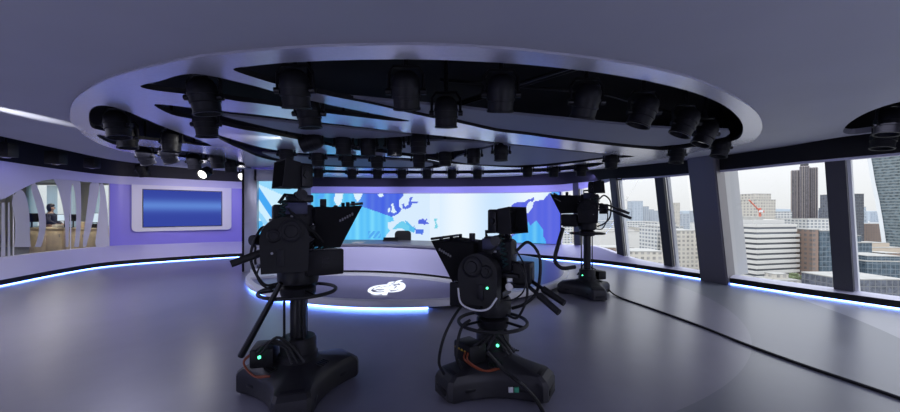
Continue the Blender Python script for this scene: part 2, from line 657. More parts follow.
disc_px = [(70, 114), (73, 102.5), (87, 90), (104.6, 80.6), (127, 73), (160, 65), (194, 58), (227, 54), (260, 51), (300, 48), (345, 46.3), (390, 45.3), (430, 45.4),
           (471, 47), (520, 50.5), (565, 55.6), (600, 60), (640, 66.5), (670, 73), (700, 81.5), (734, 97), (754, 110), (762, 122.5), (760.7, 133), (753, 141), (741, 144.5),
           (700, 151.5), (664, 158.5), (620, 165), (580, 170), (540, 173), (500, 175), (450, 176.2), (400, 176.5), (350, 176), (306, 174.5), (275, 171.5), (243, 167.5), (205, 163), (170, 158.5), (135, 153.5), (109, 147.5), (89, 138.5),
           (78, 129.5), (71, 121)]
DISC = zpoly(disc_px, ZD, 3)
slot_px = {
    'A': [(233, 69), (250, 66.3), (280, 63.2), (320, 61), (360, 59.8), (400, 59.4), (430, 59.7), (465, 61), (500, 62.8), (530, 65), (560, 68), (600, 72.8), (640, 79.5), (680, 88.5), (710, 98.5), (730, 109.5), (741, 121), (743, 131), (738, 139),
          (722, 143.2), (698, 146.5), (667, 150.2), (654, 149.6), (620, 146.4), (563, 139.8), (525, 134.6), (496, 131.2), (459, 122.8), (435, 118.6), (405, 112), (375, 104.8), (345, 99), (320, 94), (278, 84.5), (245, 74.5)],
    'B': [(140, 86), (160, 81), (174, 76.5), (186, 74.3), (198, 74), (216, 77), (239, 82.2), (260, 87.4), (280, 93.2), (314, 101.4), (352, 109.4), (396, 118), (410, 121), (396, 121.2), (374, 118.8), (322, 112.6), (262, 104), (240, 101.5), (221, 98.5), (185, 94), (154, 90.3)],
    'C': [(154, 105.2), (165, 104.6), (185, 107), (221, 111), (260, 115), (296, 119.5), (340, 124.5), (380, 129.3), (410, 133), (440, 135.6), (487, 141), (509, 143.5), (560, 148.8), (605, 153.6), (635, 156.6), (604, 158.9), (576, 162.7), (547, 166),
          (518, 167.6), (470, 165), (449, 163), (425, 158.7), (381, 152.6), (352, 149.6), (322, 144.3), (285, 137), (262, 132.6), (240, 129), (221, 124.6), (190, 118.6), (171, 114.4)],
    'D': [(205, 128), (219.6, 135.3), (243, 142.4), (262, 147.6), (294, 152.6), (325, 153.9), (360, 155.2), (400, 157.6), (430, 160), (445, 165), (430, 168.4), (380, 168.2), (330, 166.6), (290, 163), (262, 158), (243, 150), (221, 140)],
    'E': [(300, 168.4), (330, 170), (360, 170.4), (440, 170.5), (490, 170), (545, 167.8), (590, 163), (604, 163.4), (585, 168), (545, 171.6), (490, 173.2), (440, 173.6), (360, 173.4), (320, 172)],
    'F': [(89, 119), (90, 111), (97, 105.8), (111, 106.5), (127, 111.5), (149, 120.6), (172, 130), (194, 138), (212, 146), (196, 145), (185, 143.5), (158, 141), (136, 138.3), (104.6, 131), (92, 127.5)],
    'G': [(97, 135), (113, 137.2), (125, 142), (138, 145.6), (160, 148), (183, 151), (205, 153.6), (228, 158.5), (243, 162.6), (243, 165.4), (220, 162.3), (185, 157.6), (150, 153.8), (136, 150.8), (116, 145.2), (103, 139.8)]}
SLOTS = {k: zpoly(v, ZD, 3) for k, v in slot_px.items()}

# raft: edge of the dropped ceiling, dark gap beyond it
raft_px = [(-150, 95), (-60, 122), (0, 136), (60, 149), (120, 161), (180, 167.5), (243, 172), (306, 176.2), (400, 178), (500, 176.5), (560, 172.4), (620, 167), (690, 160), (735, 155), (835, 138), (900, 130), (1000, 112)]
raft = [on_z(x, y, ZC).xy for x, y in raft_px]
raft = [Vector((-6.6, -2.98)), Vector((-6.6, 1.0))] + raft[0:] + [Vector((7.6, 1.5)), Vector((8.0, -2.98))]
raft_f = [(p.x, p.y) for p in crom(raft, 5)]


def shrink(loop, k):
    cx = sum(p[0] for p in loop) / len(loop)
    cy = sum(p[1] for p in loop) / len(loop)
    return [(cx + (x - cx) * k, cy + (y - cy) * k) for x, y in loop]


recess_px = [(843, 131.5), (848, 124), (862, 115), (880, 107.5), (902, 101.5), (940, 96), (985, 95), (1010, 100), (1000, 112), (960, 122), (900, 128.3), (862, 133.4), (848, 134.2)]
RECESS = zpoly(recess_px, ZC, 3)
cl = G().plate(raft_f, [shrink(DISC, 0.997), RECESS], ZC, ZC + 0.08)
struct(cl.build('ceiling', 'ceiling', smooth=False))

disc = thing('ceiling_disc', 'huge round satin ceiling disc with dark leaf-shaped slots above the desk', 'ceiling panel', (0, 7.0, ZD))
inv = Matrix.Translation((0, -7.0, -ZD))
G().plate(DISC, list(SLOTS.values()), ZD, ZD + 0.05, liner=True).xf(inv).build('slotted_plate', 'satin', disc, smooth=False).data.materials.append(M['void'])
panels_px = [
    [(345, 98.2), (366, 99.2), (400, 102.5), (462, 108), (487, 111.4), (520, 115), (572, 120), (620, 124.6), (656, 127.8), (700, 130), (728, 130.4), (725, 137), (700, 141.5), (660, 146.3), (620, 143.4), (563, 136.8), (525, 131.6), (496, 128), (459, 119.6), (435, 115.4), (405, 109)],
    [(222, 116), (240, 117.5), (296, 123.5), (340, 128), (380, 132), (412, 135.4), (374, 138.3), (329, 137.8), (285, 131), (252, 123.5)],
    [(390, 146), (424, 141.2), (460, 142), (494, 144.4), (467, 149.5), (440, 153), (424, 154), (400, 152)],
    [(507, 144.8), (560, 150.2), (605, 154.6), (622, 156), (600, 157.6), (576, 160.6), (547, 163.7), (518, 165.5), (480, 164.6), (452, 161), (470, 152.5), (492, 147)],
    [(262, 153), (294, 156.2), (340, 158), (400, 160.5), (432, 163.5), (425, 167.2), (380, 167), (330, 165.4), (290, 161.6)]]
for pp in panels_px:
    G().plate(zpoly(pp, ZP, 2), [], ZP, ZP + 0.03).xf(inv).build('inset_panel', 'matte_panel', disc, smooth=False)
# ------------------------------------------------------------------ window wall on the right
def sill_pt(i):
    return Vector((topline[i].x, topline[i].y, FINE[i][4]))


def idx_at_px(px, lo=I_LED1):
    for i in range(lo, NF - 1):
        if topline[i].y < 0.5:
            break
        a, b = px_of(topline[i]), px_of(topline[i + 1])
        if a <= px < b:
            return i + (px - a) / (b - a)
    return NF - 8


def fpt(f, which):
    i = int(f)
    t = f - i
    return which(i).lerp(which(min(i + 1, NF - 1)), t)


def lean_post(name, f0, f1, m, depth_in, depth_out, lo=0.0, hi=0.0, parent=None):
    """a post following the raked facade between path positions f0, f1"""
    g = G()
    ns = inward(int(f0))
    n3 = Vector((ns.x, ns.y, 0))
    up = lambda f: (fpt(f, sill_pt) + Vector((0, 0, lo)), fpt(f, head) + Vector((0, 0, hi)))
    a0, a1 = up(f0)
    b0, b1 = up(f1)
    ring = lambda a, b: [a + n3 * depth_in, b + n3 * depth_in, b - n3 * depth_out, a - n3 * depth_out]
    g.surf([[*ring(a0, b0), ring(a0, b0)[0]], [*ring(a1, b1), ring(a1, b1)[0]]])
    bmesh.ops.remove_doubles(g.bm, verts=g.bm.verts[:], dist=1e-6)
    g.bm.faces.new([g.bm.verts.new(p) for p in ring(a0, b0)])
    g.bm.faces.new([g.bm.verts.new(p) for p in ring(a1, b1)])
    return g.build(name, m, parent, smooth=False)


tn = 5
posts = [(574.5, 580.5), (617.5, 624.5), (664.5, 673), (834, 854)]
PF = []
for a, b in posts:
    f0, f1 = idx_at_px(a), idx_at_px(b)
    PF.append((f0, f1))
    struct(lean_post('trim_%d' % tn, f0, f1, 'mullion', 0.02, 0.07))
    tn += 1
    fe = f1 + 0.16 * (f1 - f0)
    struct(lean_post('trim_%d' % tn, f1 - .02, fe, 'frame_light', -0.09, 0.20))
    tn += 1
for f0 in (NF - 16.0, NF - 9.5, NF - 4.0):
    struct(lean_post('trim_%d' % tn, f0, f0 + 0.8, 'mullion', 0.03, 0.16))
    tn += 1
# pale jamb beside the column
fj0, fj1 = idx_at_px(735), idx_at_px(737)
gj = G()
jj = []
for z in (0.1, 2.40):
    q_ = Vector((-.95, -.32)) * (0.36 * z / 2.38)
    jj.append([Vector((x + q_.x, y + q_.y, z)) for x, y in ((5.90, 7.40), (6.66, 7.80), (6.60, 7.90), (5.84, 7.50), (5.90, 7.40))])
gj.surf(jj)
M['jamb'] = mat('jamb_metal', (.42, .42, .43, 1), .5)
struct(gj.build('trim_%d' % tn, 'jamb', smooth=False))
tn += 1
# glazing, one pane between each pair of posts
edges = [I_LED1 + 0.3] + [f for p in PF[:3] for f in p] + [idx_at_px(695), fj1] + list(PF[3]) + [NF - 16.0, NF - 15.2, NF - 9.5, NF - 8.7, NF - 1.2]
wn = 1
for k in range(0, len(edges) - 1, 2):
    f0, f1 = edges[k], edges[k + 1]
    g = G()
    st = max(2, int((f1 - f0)) + 1)
    rows = []
    for q in range(st + 1):
        f = f0 + (f1 - f0) * q / st
        a, b = fpt(f, sill_pt), fpt(f, head)
        n = inward(int(f))
        o = Vector((n.x, n.y, 0)) * -0.05
        rows.append([a + o, b + o])
    g.surf(rows)
    struct(g.build('window_%d' % wn, 'glass'))
    wn += 1

# big clad column
colm = G()
A, B, Cc = on_z(700, 280.2, 0), on_z(728, 285.3, 0), on_z(736.5, 282.6, 0)
D = A + (Cc - B)
nn = Vector((-.95, -.32, 0))
rise = lambda p, z: Vector((p.x, p.y, 0)) + nn * (0.36 * z / 2.38) + Vector((0, 0, z))
prof = [A, B, Cc, D]
for z0, z1 in ((0.0, 2.6),):
    r0 = [rise(p, z0) for p in prof]
    r1 = [rise(p, z1) for p in prof]
    colm.surf([r0 + [r0[0]], r1 + [r1[0]]])
bmesh.ops.remove_doubles(colm.bm, verts=colm.bm.verts[:], dist=1e-6)
es = [e for e in colm.bm.edges if abs(e.verts[0].co.z - e.verts[1].co.z) > 1]
bmesh.ops.bevel(colm.bm, geom=es, offset=0.03, segments=3, affect='EDGES')
co = colm.build('raked_column', 'column')
tag(co, 'leaning square column clad in brushed metal between the window groups', 'column')
co['kind'] = 'structure'

# ------------------------------------------------------------------ video wall
def led_color(px, py):
    ocean_dk, ocean_cy, pale = (74, 96, 226), (104, 204, 250), (226, 241, 255)
    st = 0.5 + 0.5 * sin(px * 0.62) * sin(px * 0.23 + 1)
    white = pale if px > 430 else (216, 236, 254)

    def has(name):
        return inpoly(px, py, MAP[name])
    c = white
    if has('asia_sea'):
        vi = (86 + 14 * st, 100 + 10 * st, 226)
        cy = (66 + 40 * st, 168 + 30 * st, 247)
        c = cy if has('asia_cyan') else vi
        if has('kamchatka'):
            c = (222, 236, 255)
        if has('islands'):
            c = (96, 172, 246)
        return c
    if has('ocean'):
        deep = max(0.0, min(1.0, (px - 352) / 18.0)) * (1.0 if py < 210 + (px - 372) * 0.35 else 0.0)
        cy = tuple(a + (b - a) * st for a, b in zip((84, 186, 248), (122, 216, 252)))
        if px < 345:
            q = sin(px * 0.45 + py * 0.2)
            cy = (84, 168, 246) if (py < 199 and q > 0.3) else tuple(a - 10 for a in cy)
        c = tuple(a + (b - a) * deep for a, b in zip(cy, (70 + 18 * st, 98 + 20 * st, 228)))
        if has('greenland') or has('iceland') or has('britain') or has('ireland') or has('greenland_w'):
            c = (220, 240, 254)
        if 368 < px < 381 and 231 < py < 238 and sin(px * 1.3 + py) > -0.2:
            c = (84, 168, 242)
        return c
    for nm, cc in (('baltic', (86, 110, 228)), ('black', (84, 104, 224)), ('caspian', (126, 212, 232)), ('med_w', (112, 206, 240)), ('med_e', (80, 120, 230)), ('aegean', (90, 190, 240))):
        if has(nm):
            return cc
    if px > 440:
        g = 0.5 + 0.5 * sin((px - 440) * 0.085)
        c = tuple(a * g + b * (1 - g) for a, b in zip((236, 247, 255), (204, 230, 255)))
    return c


MAP = {
    'ocean': [(290, 190), (404, 190), (403, 196), (399.5, 200), (399, 206), (401.5, 209), (400, 212), (397, 214.5), (392.5, 216.5), (394, 221), (388, 222.5), (387.5, 228), (390, 230.5), (387, 234), (384.5, 240), (384, 250), (290, 250)],
    'greenland': [(353, 192), (363, 192), (361, 198), (357.5, 202), (355, 198)], 'greenland_w': [(336, 190), (344, 190), (341, 204), (337, 207), (334, 200)],
    'iceland': [(377, 194), (383, 193.8), (384, 196), (380, 197.4)],
    'britain': [(391, 204), (393.5, 203.5), (394, 207.5), (396.5, 212), (393, 213.5), (391, 211.5), (392, 208)], 'ireland': [(387.5, 208.5), (390, 208), (390.5, 211.5), (388, 212.5)],
    'baltic': [(410, 197), (412.5, 197.5), (411, 201.5), (418, 201.2), (418, 202.8), (412, 203.5), (411, 207), (406, 209.3), (402.5, 208.5), (402, 204), (404, 203.6), (405, 207), (408, 205)],
    'black': [(418.5, 220), (423, 218.6), (425, 220.5), (427, 218.4), (426.5, 221.5), (428.5, 223.5), (425, 224.6), (418, 223.8)],
    'caspian': [(434, 219), (437.5, 218.4), (436, 222), (438, 226), (437, 229), (434.5, 228), (435.5, 224)],
    'med_w': [(392, 229.6), (396, 225), (401.5, 221.2), (404, 221.6), (409.5, 226.5), (409, 230), (412, 233), (408, 233.5), (402, 228)],
    'aegean': [(404.5, 220.4), (406, 220.6), (412, 226), (415.5, 228), (414, 233), (410, 231)], 'med_e': [(414, 225.5), (415.5, 229.5), (423.5, 229.2), (423, 234.4), (416, 233.8)],
    'asia_sea': [(511, 206), (514, 203.5), (517, 202.2), (525, 202), (528, 199.4), (531, 199), (534, 197), (534.5, 199), (532, 203), (536, 201), (544, 199.6), (549, 193), (566, 190), (566, 252), (496, 252), (510, 236), (519, 230), (518, 214)],
    'asia_cyan': [(508, 240), (519, 231), (523, 228), (528, 221.5), (530.5, 225.5), (536, 220.5), (540, 225), (543, 230), (543, 236), (546, 241), (545, 252), (496, 252)],
    'kamchatka': [(528, 203), (531, 201), (533.5, 203), (532.5, 207), (530, 211), (527, 214), (526, 208)],
    'islands': [(549, 193), (558, 191), (560, 196), (556, 199), (551, 196.5)],
}
vw = thing('video_wall', 'long curved video wall showing a pale blue world map behind the desk', 'video wall', (0, 12.0, 0))
led_idx = [I_LED0 + k / 10.0 for k in range((I_LED1 - I_LED0) * 10 + 1)]


def arc(f):
    i = int(f)
    t = f - i
    a, b = topline[i], topline[min(i + 1, NF - 1)]
    n = inward(i)
    p = a.lerp(b, t)
    return p + n * 0.02, n


# resample by arc length into fine columns
cols = []
for f in led_idx:
    p, n = arc(f)
    cols.append((p, n))
NX = len(cols)
NZ = 54
g = G()
me_rows = []
for p, n in cols:
    me_rows.append([Vector((p.x, p.y, 0.43 + (2.14 - 0.43) * k / NZ)) for k in range(NZ + 1)])
# widen sampling horizontally
wide = []
for a, b in zip(me_rows, me_rows[1:]):
    wide.append(a)
wide.append(me_rows[-1])
g.surf(wide)
for v in g.bm.verts:
    v.co.y -= 12.0


def paint(bm, fn):
    """writes the picture a screen shows into a colour attribute"""
    lay = bm.loops.layers.float_color.new('picture')
    for f in bm.faces:
        c = fn(f.calc_center_median())
        lin = (s2l(c[0]), s2l(c[1]), s2l(c[2]), 1.0)
        for l in f.loops:
            l[lay] = lin


def proj(c):
    return 450 + F * c.x / c.y, HZ - F * (c.z - EYE) / c.y


paint(g.bm, lambda c: led_color(*proj(Vector((c.x, c.y + 12.0, c.z)))))
g.build('screen', 'picture', vw, smooth=False)
bz = G()
bk = [[Vector((p.x - n.x * a, p.y - n.y * a - 12.0, z)) for a, z in ((.005, .425), (.005, 2.145), (.05, 2.145), (.05, .425), (.005, .425))] for p, n in cols[::6]]
bz.surf(bk)
bz.build('housing', 'blackm', vw)

# ------------------------------------------------------------------ portal with the small bright screen at the left end of the video wall
pb = on_z(243, 272, 0)
portal = thing('display_portal', 'brushed metal portal framing a narrow blue-white screen beside the video wall', 'screen', (pb.x + .75, pb.y + .25, 0), radians(0))
W = 1.52
g = G()
g.box((-.75 + .16, 0, 1.265), (.32, .42, 2.53), 0.01)
g.build('post', 'brushed', portal)
G().box((.75 - .09, 0, 1.3475), (.18, .42, 2.365), 0.01).build('post', 'brushed', portal)
G().box((.07, 0, 2.385), (1.16, .42, .29), 0.01).build('lintel', 'brushed', portal)
G().box((.07, 0, .44), (1.16, .42, .55), 0.01).build('lower_panel', 'brushed', portal)
G().box((-.775, -.10, 1.265), (.04, .25, 2.53), 0.005).build('edge_trim', 'band', portal)
g = G()
nx, nz = 60, 60
g.surf([[Vector((-.43 + 1.0 * i / nx, -.12, .72 + 1.52 * k / nz)) for k in range(nz + 1)] for i in range(nx + 1)])


def side_pic(c):
    u, v = (c.x + .43) / 1.0, (c.z - .72) / 1.52
    d1 = v - (0.80 - 0.95 * u)
    col = (206, 238, 255)
    if abs(d1) < 0.10:
        col = (72, 168, 244)
    elif abs(d1 + .33) < 0.06:
        col = (150, 214, 252)
    elif abs(v - 1.05 + .3 * u) < .10:
        col = (150, 216, 252)
    elif u < .10 and v < .35:
        col = (92, 186, 246)
    return col


paint(g.bm, side_pic)
g.build('screen', 'picture', portal, smooth=False)

# ------------------------------------------------------------------ cream framed screen on the purple wall
def disp_pt(px, py, off):
    """on the straight purple wall, off metres into the room"""
    q = top_at_px(px)
    return Vector((q.x + nD.x * off, q.y + nD.y * off, EYE + (HZ - py) / F * q.y))


p0, p1 = top_at_px(132), top_at_px(231)
tD = (p1 - p0).normalized()
nD = Vector((tD.y, -tD.x))
midp = (p0 + p1) / 2 + nD * 0.06
Lw = (p1 - p0).length
zt = EYE + (213 - 187.5) / F * midp.y
zb = EYE + (213 - 230.5) / F * midp.y
fs = thing('wall_screen', 'wide blue screen in a rounded cream frame on the purple wall', 'screen', (midp.x, midp.y, zb), atan2(tD.y, tD.x))
hh = zt - zb


def rrect(w, h, r, n=5):
    pts = []
    for cx, cy, a in ((w / 2 - r, r, -90), (w / 2 - r, h - r, 0), (-w / 2 + r, h - r, 90), (-w / 2 + r, r, 180)):
        for k in range(n + 1):
            t = radians(a + 90 * k / n)
            pts.append((cx + r * cos(t), cy + r * sin(t)))
    return pts


xz = Matrix.Rotation(radians(90), 4, 'X')
u0 = (top_at_px(143.5) - (p0 + p1) / 2).dot(tD)
u1 = (top_at_px(221) - (p0 + p1) / 2).dot(tD)
rr0 = rrect(Lw, hh, 0.12)
rr0 = [p for p in rr0 if p[1] < hh - .2] 
rr0 = [p for p in rr0 if p[0] > 0] + [(Lw / 2, hh + .03), (-Lw / 2, hh + .03)] + [p for p in rr0 if p[0] < 0]
fr = G().plate(rr0, [[(u0, .14), (u1, .14), (u1, hh - .11), (u0, hh - .11)]], 0, 0.10)
fr.xf(Matrix.Translation((0, 0.04, 0)) @ xz).build('frame', 'cream', fs)
g = G()
g.surf([[Vector((u0 + (u1 - u0) * i / 12, -0.02, .14 + (hh - .25) * k / 40)) for k in range(41)] for i in range(13)])


def blue_pic(c):
    v = (c.z - .14) / (hh - .25)
    b = math.exp(-((v - .58) / .16) ** 2)
    return (54 + 40 * b, 70 + 62 * b, 160 + 50 * b)


paint(g.bm, blue_pic)
g.build('screen', 'picture', fs, smooth=False)
G().plate([(u0 - .02, .12), (u1 + .02, .12), (u1 + .02, hh - .09), (u0 - .02, hh - .09)], [[(u0, .14), (u1, .14), (u1, hh - .11), (u0, hh - .11)]], 0, .03).xf(Matrix.Translation((0, -0.045, 0)) @ xz).build('bezel', 'blackm', fs, smooth=False)

# ------------------------------------------------------------------ presenter platform
PC = Vector((-0.9, 8.87))
PR = 3.7
plat = thing('presenter_platform', 'low round presenter platform with a white rim and light glowing under its edge', 'platform', (PC.x, PC.y, 0))
circ = lambda r, n=96, a0=0, a1=2 * pi: [(r * cos(a0 + (a1 - a0) * k / n), r * sin(a0 + (a1 - a0) * k / n)) for k in range(n + (0 if abs(a1 - a0 - 2 * pi) < 1e-6 else 1))]
# the platform stops short of the back plinth
def clip_back(pts, ymax):
    return [(x, min(y, ymax)) for x, y in pts]


YB = 2.45
G().plate(clip_back(circ(PR - .12), YB), [], 0.0, 0.05).build('riser', 'band', plat, smooth=False)
g = G()
sa, sb = radians(-81), radians(-172)
g.plate([(r * cos(t), r * sin(t)) for r, t in [(PR - .05, sa + (sb - sa) * k / 48) for k in range(49)] + [(PR - .11, sb + (sa - sb) * k / 48) for k in range(49)]], [], 0.006, 0.040).build('light_strip', 'strip', plat, smooth=False)
G().lathe([(PR - .10, .045), (PR - .01, .045), (PR, .055), (PR, .13), (PR - .01, .145), (PR - .10, .15), (PR - .10, .045)], 128).build('rim', 'rim', plat)
cut = plat.children[-1].data
for v in cut.vertices:
    if v.co.y > YB:
        v.co.y = YB
G().plate(clip_back(circ(PR - .10), YB), [], 0.06, 0.15).build('deck', 'deck', plat, smooth=False)

# glowing emblem let into the deck: a drop-shaped knot of strokes
em = thing('floor_emblem', 'glowing white calligraphic emblem set in the platform floor', 'emblem', (-1.10, 6.06, 0.151))
strokes = [
    [(-.30, -.10), (-.31, .02), (-.24, .13), (-.10, .19), (.04, .22), (.10, .26)],
    [(-.30, -.10), (-.22, -.17), (-.08, -.20), (.06, -.16), (.10, -.08)],
    [(.10, .26), (.16, .30), (.22, .30), (.30, .18), (.33, .02), (.29, -.10), (.18, -.15), (.08, -.14)],
    [(.14, .24), (.14, .38), (.20, .46)], [(-.22, -.06), (-.14, .06), (-.02, .04), (.04, -.06), (-.06, -.12), (-.16, -.10)],
    [(-.16, .10), (-.06, .14), (.04, .10), (.10, .16)], [(.14, .16), (.22, .14), (.25, .03), (.19, -.06), (.12, -.03), (.14, .06)],
    [(-.24, .02), (-.10, -.02), (.06, .02), (.16, .10)], [(.06, -.14), (.07, -.26), (.09, -.30)], [(-.20, -.22), (-.08, -.27), (.02, -.24)],
    [(-.02, .20), (.02, .30), (.08, .33)]]
for s in strokes:
    pts = crom([(x * .84, y * 1.65 - .05, 0) for x, y in s], 5)
    L, R = [], []
    for i, p in enumerate(pts):
        t = (pts[min(i + 1, len(pts) - 1)] - pts[max(i - 1, 0)]).normalized()
        w = 0.044 * (0.55 + 0.45 * sin(pi * (i + .5) / len(pts)))
        nrm = Vector((-t.y, t.x, 0))
        L.append(p + nrm * w)
        R.append(p - nrm * w)
    gg = G()
    gg.surf([[a, b] for a, b in zip(L, R)])
    gg.build('stroke', 'glow', em, loc=(0, 0, 0.0012 * strokes.index(s)), smooth=False)

# ------------------------------------------------------------------ curved desk
DC, DR = Vector((-2.2, 3.9)), 3.4


def apt(r, deg):
    return Vector((r * cos(radians(deg)), r * sin(radians(deg))))


def arc_block(r0, r1, a0, a1, z0, z1, n=40):
    out = [apt(r0, a0 + (a1 - a0) * k / n) for k in range(n + 1)] + [apt(r1, a1 + (a0 - a1) * k / n) for k in range(n + 1)]
    g = G()
    g.prism([(p.x, p.y) for p in out], z0, z1)
    return g


desk = thing('news_desk', 'curved lavender news desk with a grey top on the round platform', 'desk', (DC.x, DC.y, 0.15))
A0, A1 = 112, 41
arc_block(DR - .02, DR + 1.15, A0 + 8, A1 - 1, 0.0, 0.045).build('plinth', 'rim', desk)
arc_block(DR + .12, DR + 1.05, A0, A1, 0.045, 0.10).build('toe_recess', 'band', desk)
g = G()
n = 48
rows = []
for k in range(n + 1):
    a = A0 + (A1 - A0) * k / n
    rows.append([Vector((*apt(DR + .10, a), .09)), Vector((*apt(DR + .05, a), .40)), Vector((*apt(DR + .05, a), .58)), Vector((*apt(DR + .10, a), .62)), Vector((*apt(DR + 1.0, a), .62)), Vector((*apt(DR + 1.0, a), .09)), Vector((*apt(DR + .10, a), .09))])
g.surf(rows)
g.bm.faces.new([g.bm.verts.new(p) for p in rows[0][:6]])
g.bm.faces.new([g.bm.verts.new(p) for p in rows[-1][:6]])
g.build('front_panel', 'desk', desk)
arc_block(DR + .02, DR + 1.10, A0 + .5, A1 - .5, 0.62, 0.66).build('desktop', 'desk_top', desk)
# things on and behind the desk
lp = on_z(389, 241.5, 0.81)
lap = thing('laptop', 'slim dark laptop lying open on the news desk', 'laptop', (lp.x, lp.y + .2, 0.811), radians(6))
G().box((0, 0, .01), (.34, .24, .02), .006).build('base', 'dark', lap)
G().box((0, .10, .045), (.34, .012, .07), .004, Matrix.Rotation(radians(-50), 4, 'X')).build('lid', 'dark', lap)
pp = on_z(357, 243, 0.81)
pap = G().box((0, 0, .004), (.22, .31, .008)).build('paper_stack', 'white', loc=(pp.x, pp.y + .15, .811))
tag(pap, 'thin stack of paper on the left of the desktop', 'papers')
cp = at(404, 235, 8.9)
ch = thing('desk_chair', 'black swivel chair with a rounded back behind the news desk', 'chair', (cp.x, cp.y, 0.15))
g = G()
g.prism(rrect(.40, .48, .09), -.03, .03, Matrix.Translation((0, -.2, .38)) @ xz)
g.build('backrest', 'dark', ch)
G().box((0, .05, .33), (.44, .44, .08), .03).build('seat', 'dark', ch)
G().cyl((0, .05, .06), (0, .05, .30), .03).build('post', 'blackm', ch)
for k in range(5):
    t = 2 * pi * k / 5
    lg = G().tube([(0, .05, .09), (.15 * cos(t), .05 + .15 * sin(t), .07), (.28 * cos(t), .05 + .28 * sin(t), .05)], .018).build('leg', 'blackm', ch)
    G().cyl((.28 * cos(t) - .012, .05 + .28 * sin(t), .03), (.28 * cos(t) + .012, .05 + .28 * sin(t), .03), .03).build('caster', 'rubber', lg)

# ------------------------------------------------------------------ stage lights
def make_light():
    t = thing('stage_light', 'x', 'stage light')
    y = G()
    y.cyl((0, 0, .37), (0, 0, .80), .022, seg=10)
    y.build('hanger', 'blackm', t)
    y = G()
    y.tube([(-.150, 0, .14), (-.150, 0, .30), (-.11, 0, .365), (.11, 0, .365), (.150, 0, .30), (.150, 0, .14)], .016, 6)
    y.build('yoke', 'blackm', t)
    for s in (-1, 1):
        G().cyl((s * .128, 0, .15), (s * .175, 0, .15), .028, seg=12).build('knob', 'blackm', t)
    b = G()
    b.lathe([(0, .16), (.055, .155), (.095, .13), (.118, .09), (.122, .03), (.128, .03), (.128, .0), (.122, 0), (.120, -.045), (.126, -.045), (.126, -.065), (.116, -.068), (.114, -.145), (.122, -.150), (.122, -.165), (.106, -.165), (.104, -.13), (0, -.13)], 28)
    bo = b.build('body', 'dark', t, loc=(0, 0, .165))
    G().lathe([(0, -.108), (.05, -.112), (.103, -.128), (.103, -.134), (0, -.134)], 24).build('lens', 'lensglass', bo)
    return t


proto = make_light()
ORD = ['first', 'second', 'third', 'fourth', 'fifth', 'sixth', 'seventh', 'eighth', 'ninth', 'tenth']
used = [False]
TRACKS = []


def place_light(px, pyb, label, tilt=(0, 0), group='ceiling stage lights', d=None, zb=2.35, lit=None, yaw=0.0):
    d = d if d else (EYE - zb) * F / (pyb - HZ)
    p = at(px, pyb, d)
    o = proto if not used[0] else copy_tree(proto)
    used[0] = True
    o.location = (p.x, p.y, zb)
    o.rotation_euler = (0, 0, yaw)
    tag(o, label, 'stage light', group)
    for c in o.children:
        if c.name.startswith('body'):
            c.rotation_euler = (radians(tilt[0]), radians(tilt[1]), 0)
            for l in c.children:
                if lit:
                    l.data = l.data.copy()
                    l.data.materials[0] = M[lit]
        if c.name.startswith('hanger'):
            c.scale = (1, 1, (3.15 - zb) / .80) if abs(zb - 2.35) > 1e-3 else (1, 1, 1)
    return o


near = [(295, 108, 'large black stage light near the left tip of the broad crescent slot', (14, 0)),
        (406, 109, 'black stage light with an LED cell face in the broad crescent slot', (24, 0)),
        (446, 127.5, 'black stage light hanging low between the cell-faced light and its right neighbour', (10, 0)),
        (501, 111.5, 'black open-barrel stage light in the crescent slot right of centre', (20, 0)),
        (586.5, 118, 'black open-barrel stage light left of the three bunched lights at the slot end', (20, 8)),
        (644, 126.5, 'first of the bunched stage lights at the crescent slot\'s right end', (8, 20)),
        (686, 136, 'second of the bunched stage lights at the crescent slot\'s right end', (8, 24)),
        (706, 145.5, 'third of the bunched stage lights at the crescent slot\'s right end', (5, 24)),
        (721, 157, 'stage light just above the clad column', (0, 15)),
        (677, 163, 'stage light left of the clad column top', (0, 8)),
        (611, 168.5, 'stage light above the right end of the far black band', (0, 0)),
        (309, 128, 'stage light half hidden behind the large light in the left-hand leaf slot', (6, -4)),
        (204, 114, 'large stage light in the middle of the left leaf slot', (8, -8)),
        (206, 137, 'stage light hanging below the large one in the left leaf slot', (5, -4)),
        (117, 138, 'large stage light in the rounded slot at the disc\'s far left', (0, -10)),
        (127, 148.5, 'stage light right behind the leftmost large light', (0, -4)),
        (171.5, 152, 'wide stage light at the right tip of the far left slot', (0, 0)),
        (168, 163, 'pale-fronted stage light under the far left slot\'s tip', (26, -4)),
        (145, 164.5, 'upper stage light of the stacked pair left of the cream framed screen', (30, 0)),
        (142, 176, 'lower stage light of the stacked pair left of the cream framed screen', (30, 0)),
        (194, 169, 'stage light above the left part of the cream framed screen', (10, 0)),
        (217, 168, 'left of two stage lights above the cream screen\'s right corner', (10, 0)),
        (230.5, 172, 'right of two stage lights above the cream screen\'s right corner', (10, 0))]
for px, py, lab, tilt in near:
    place_light(px, py, lab, tilt)
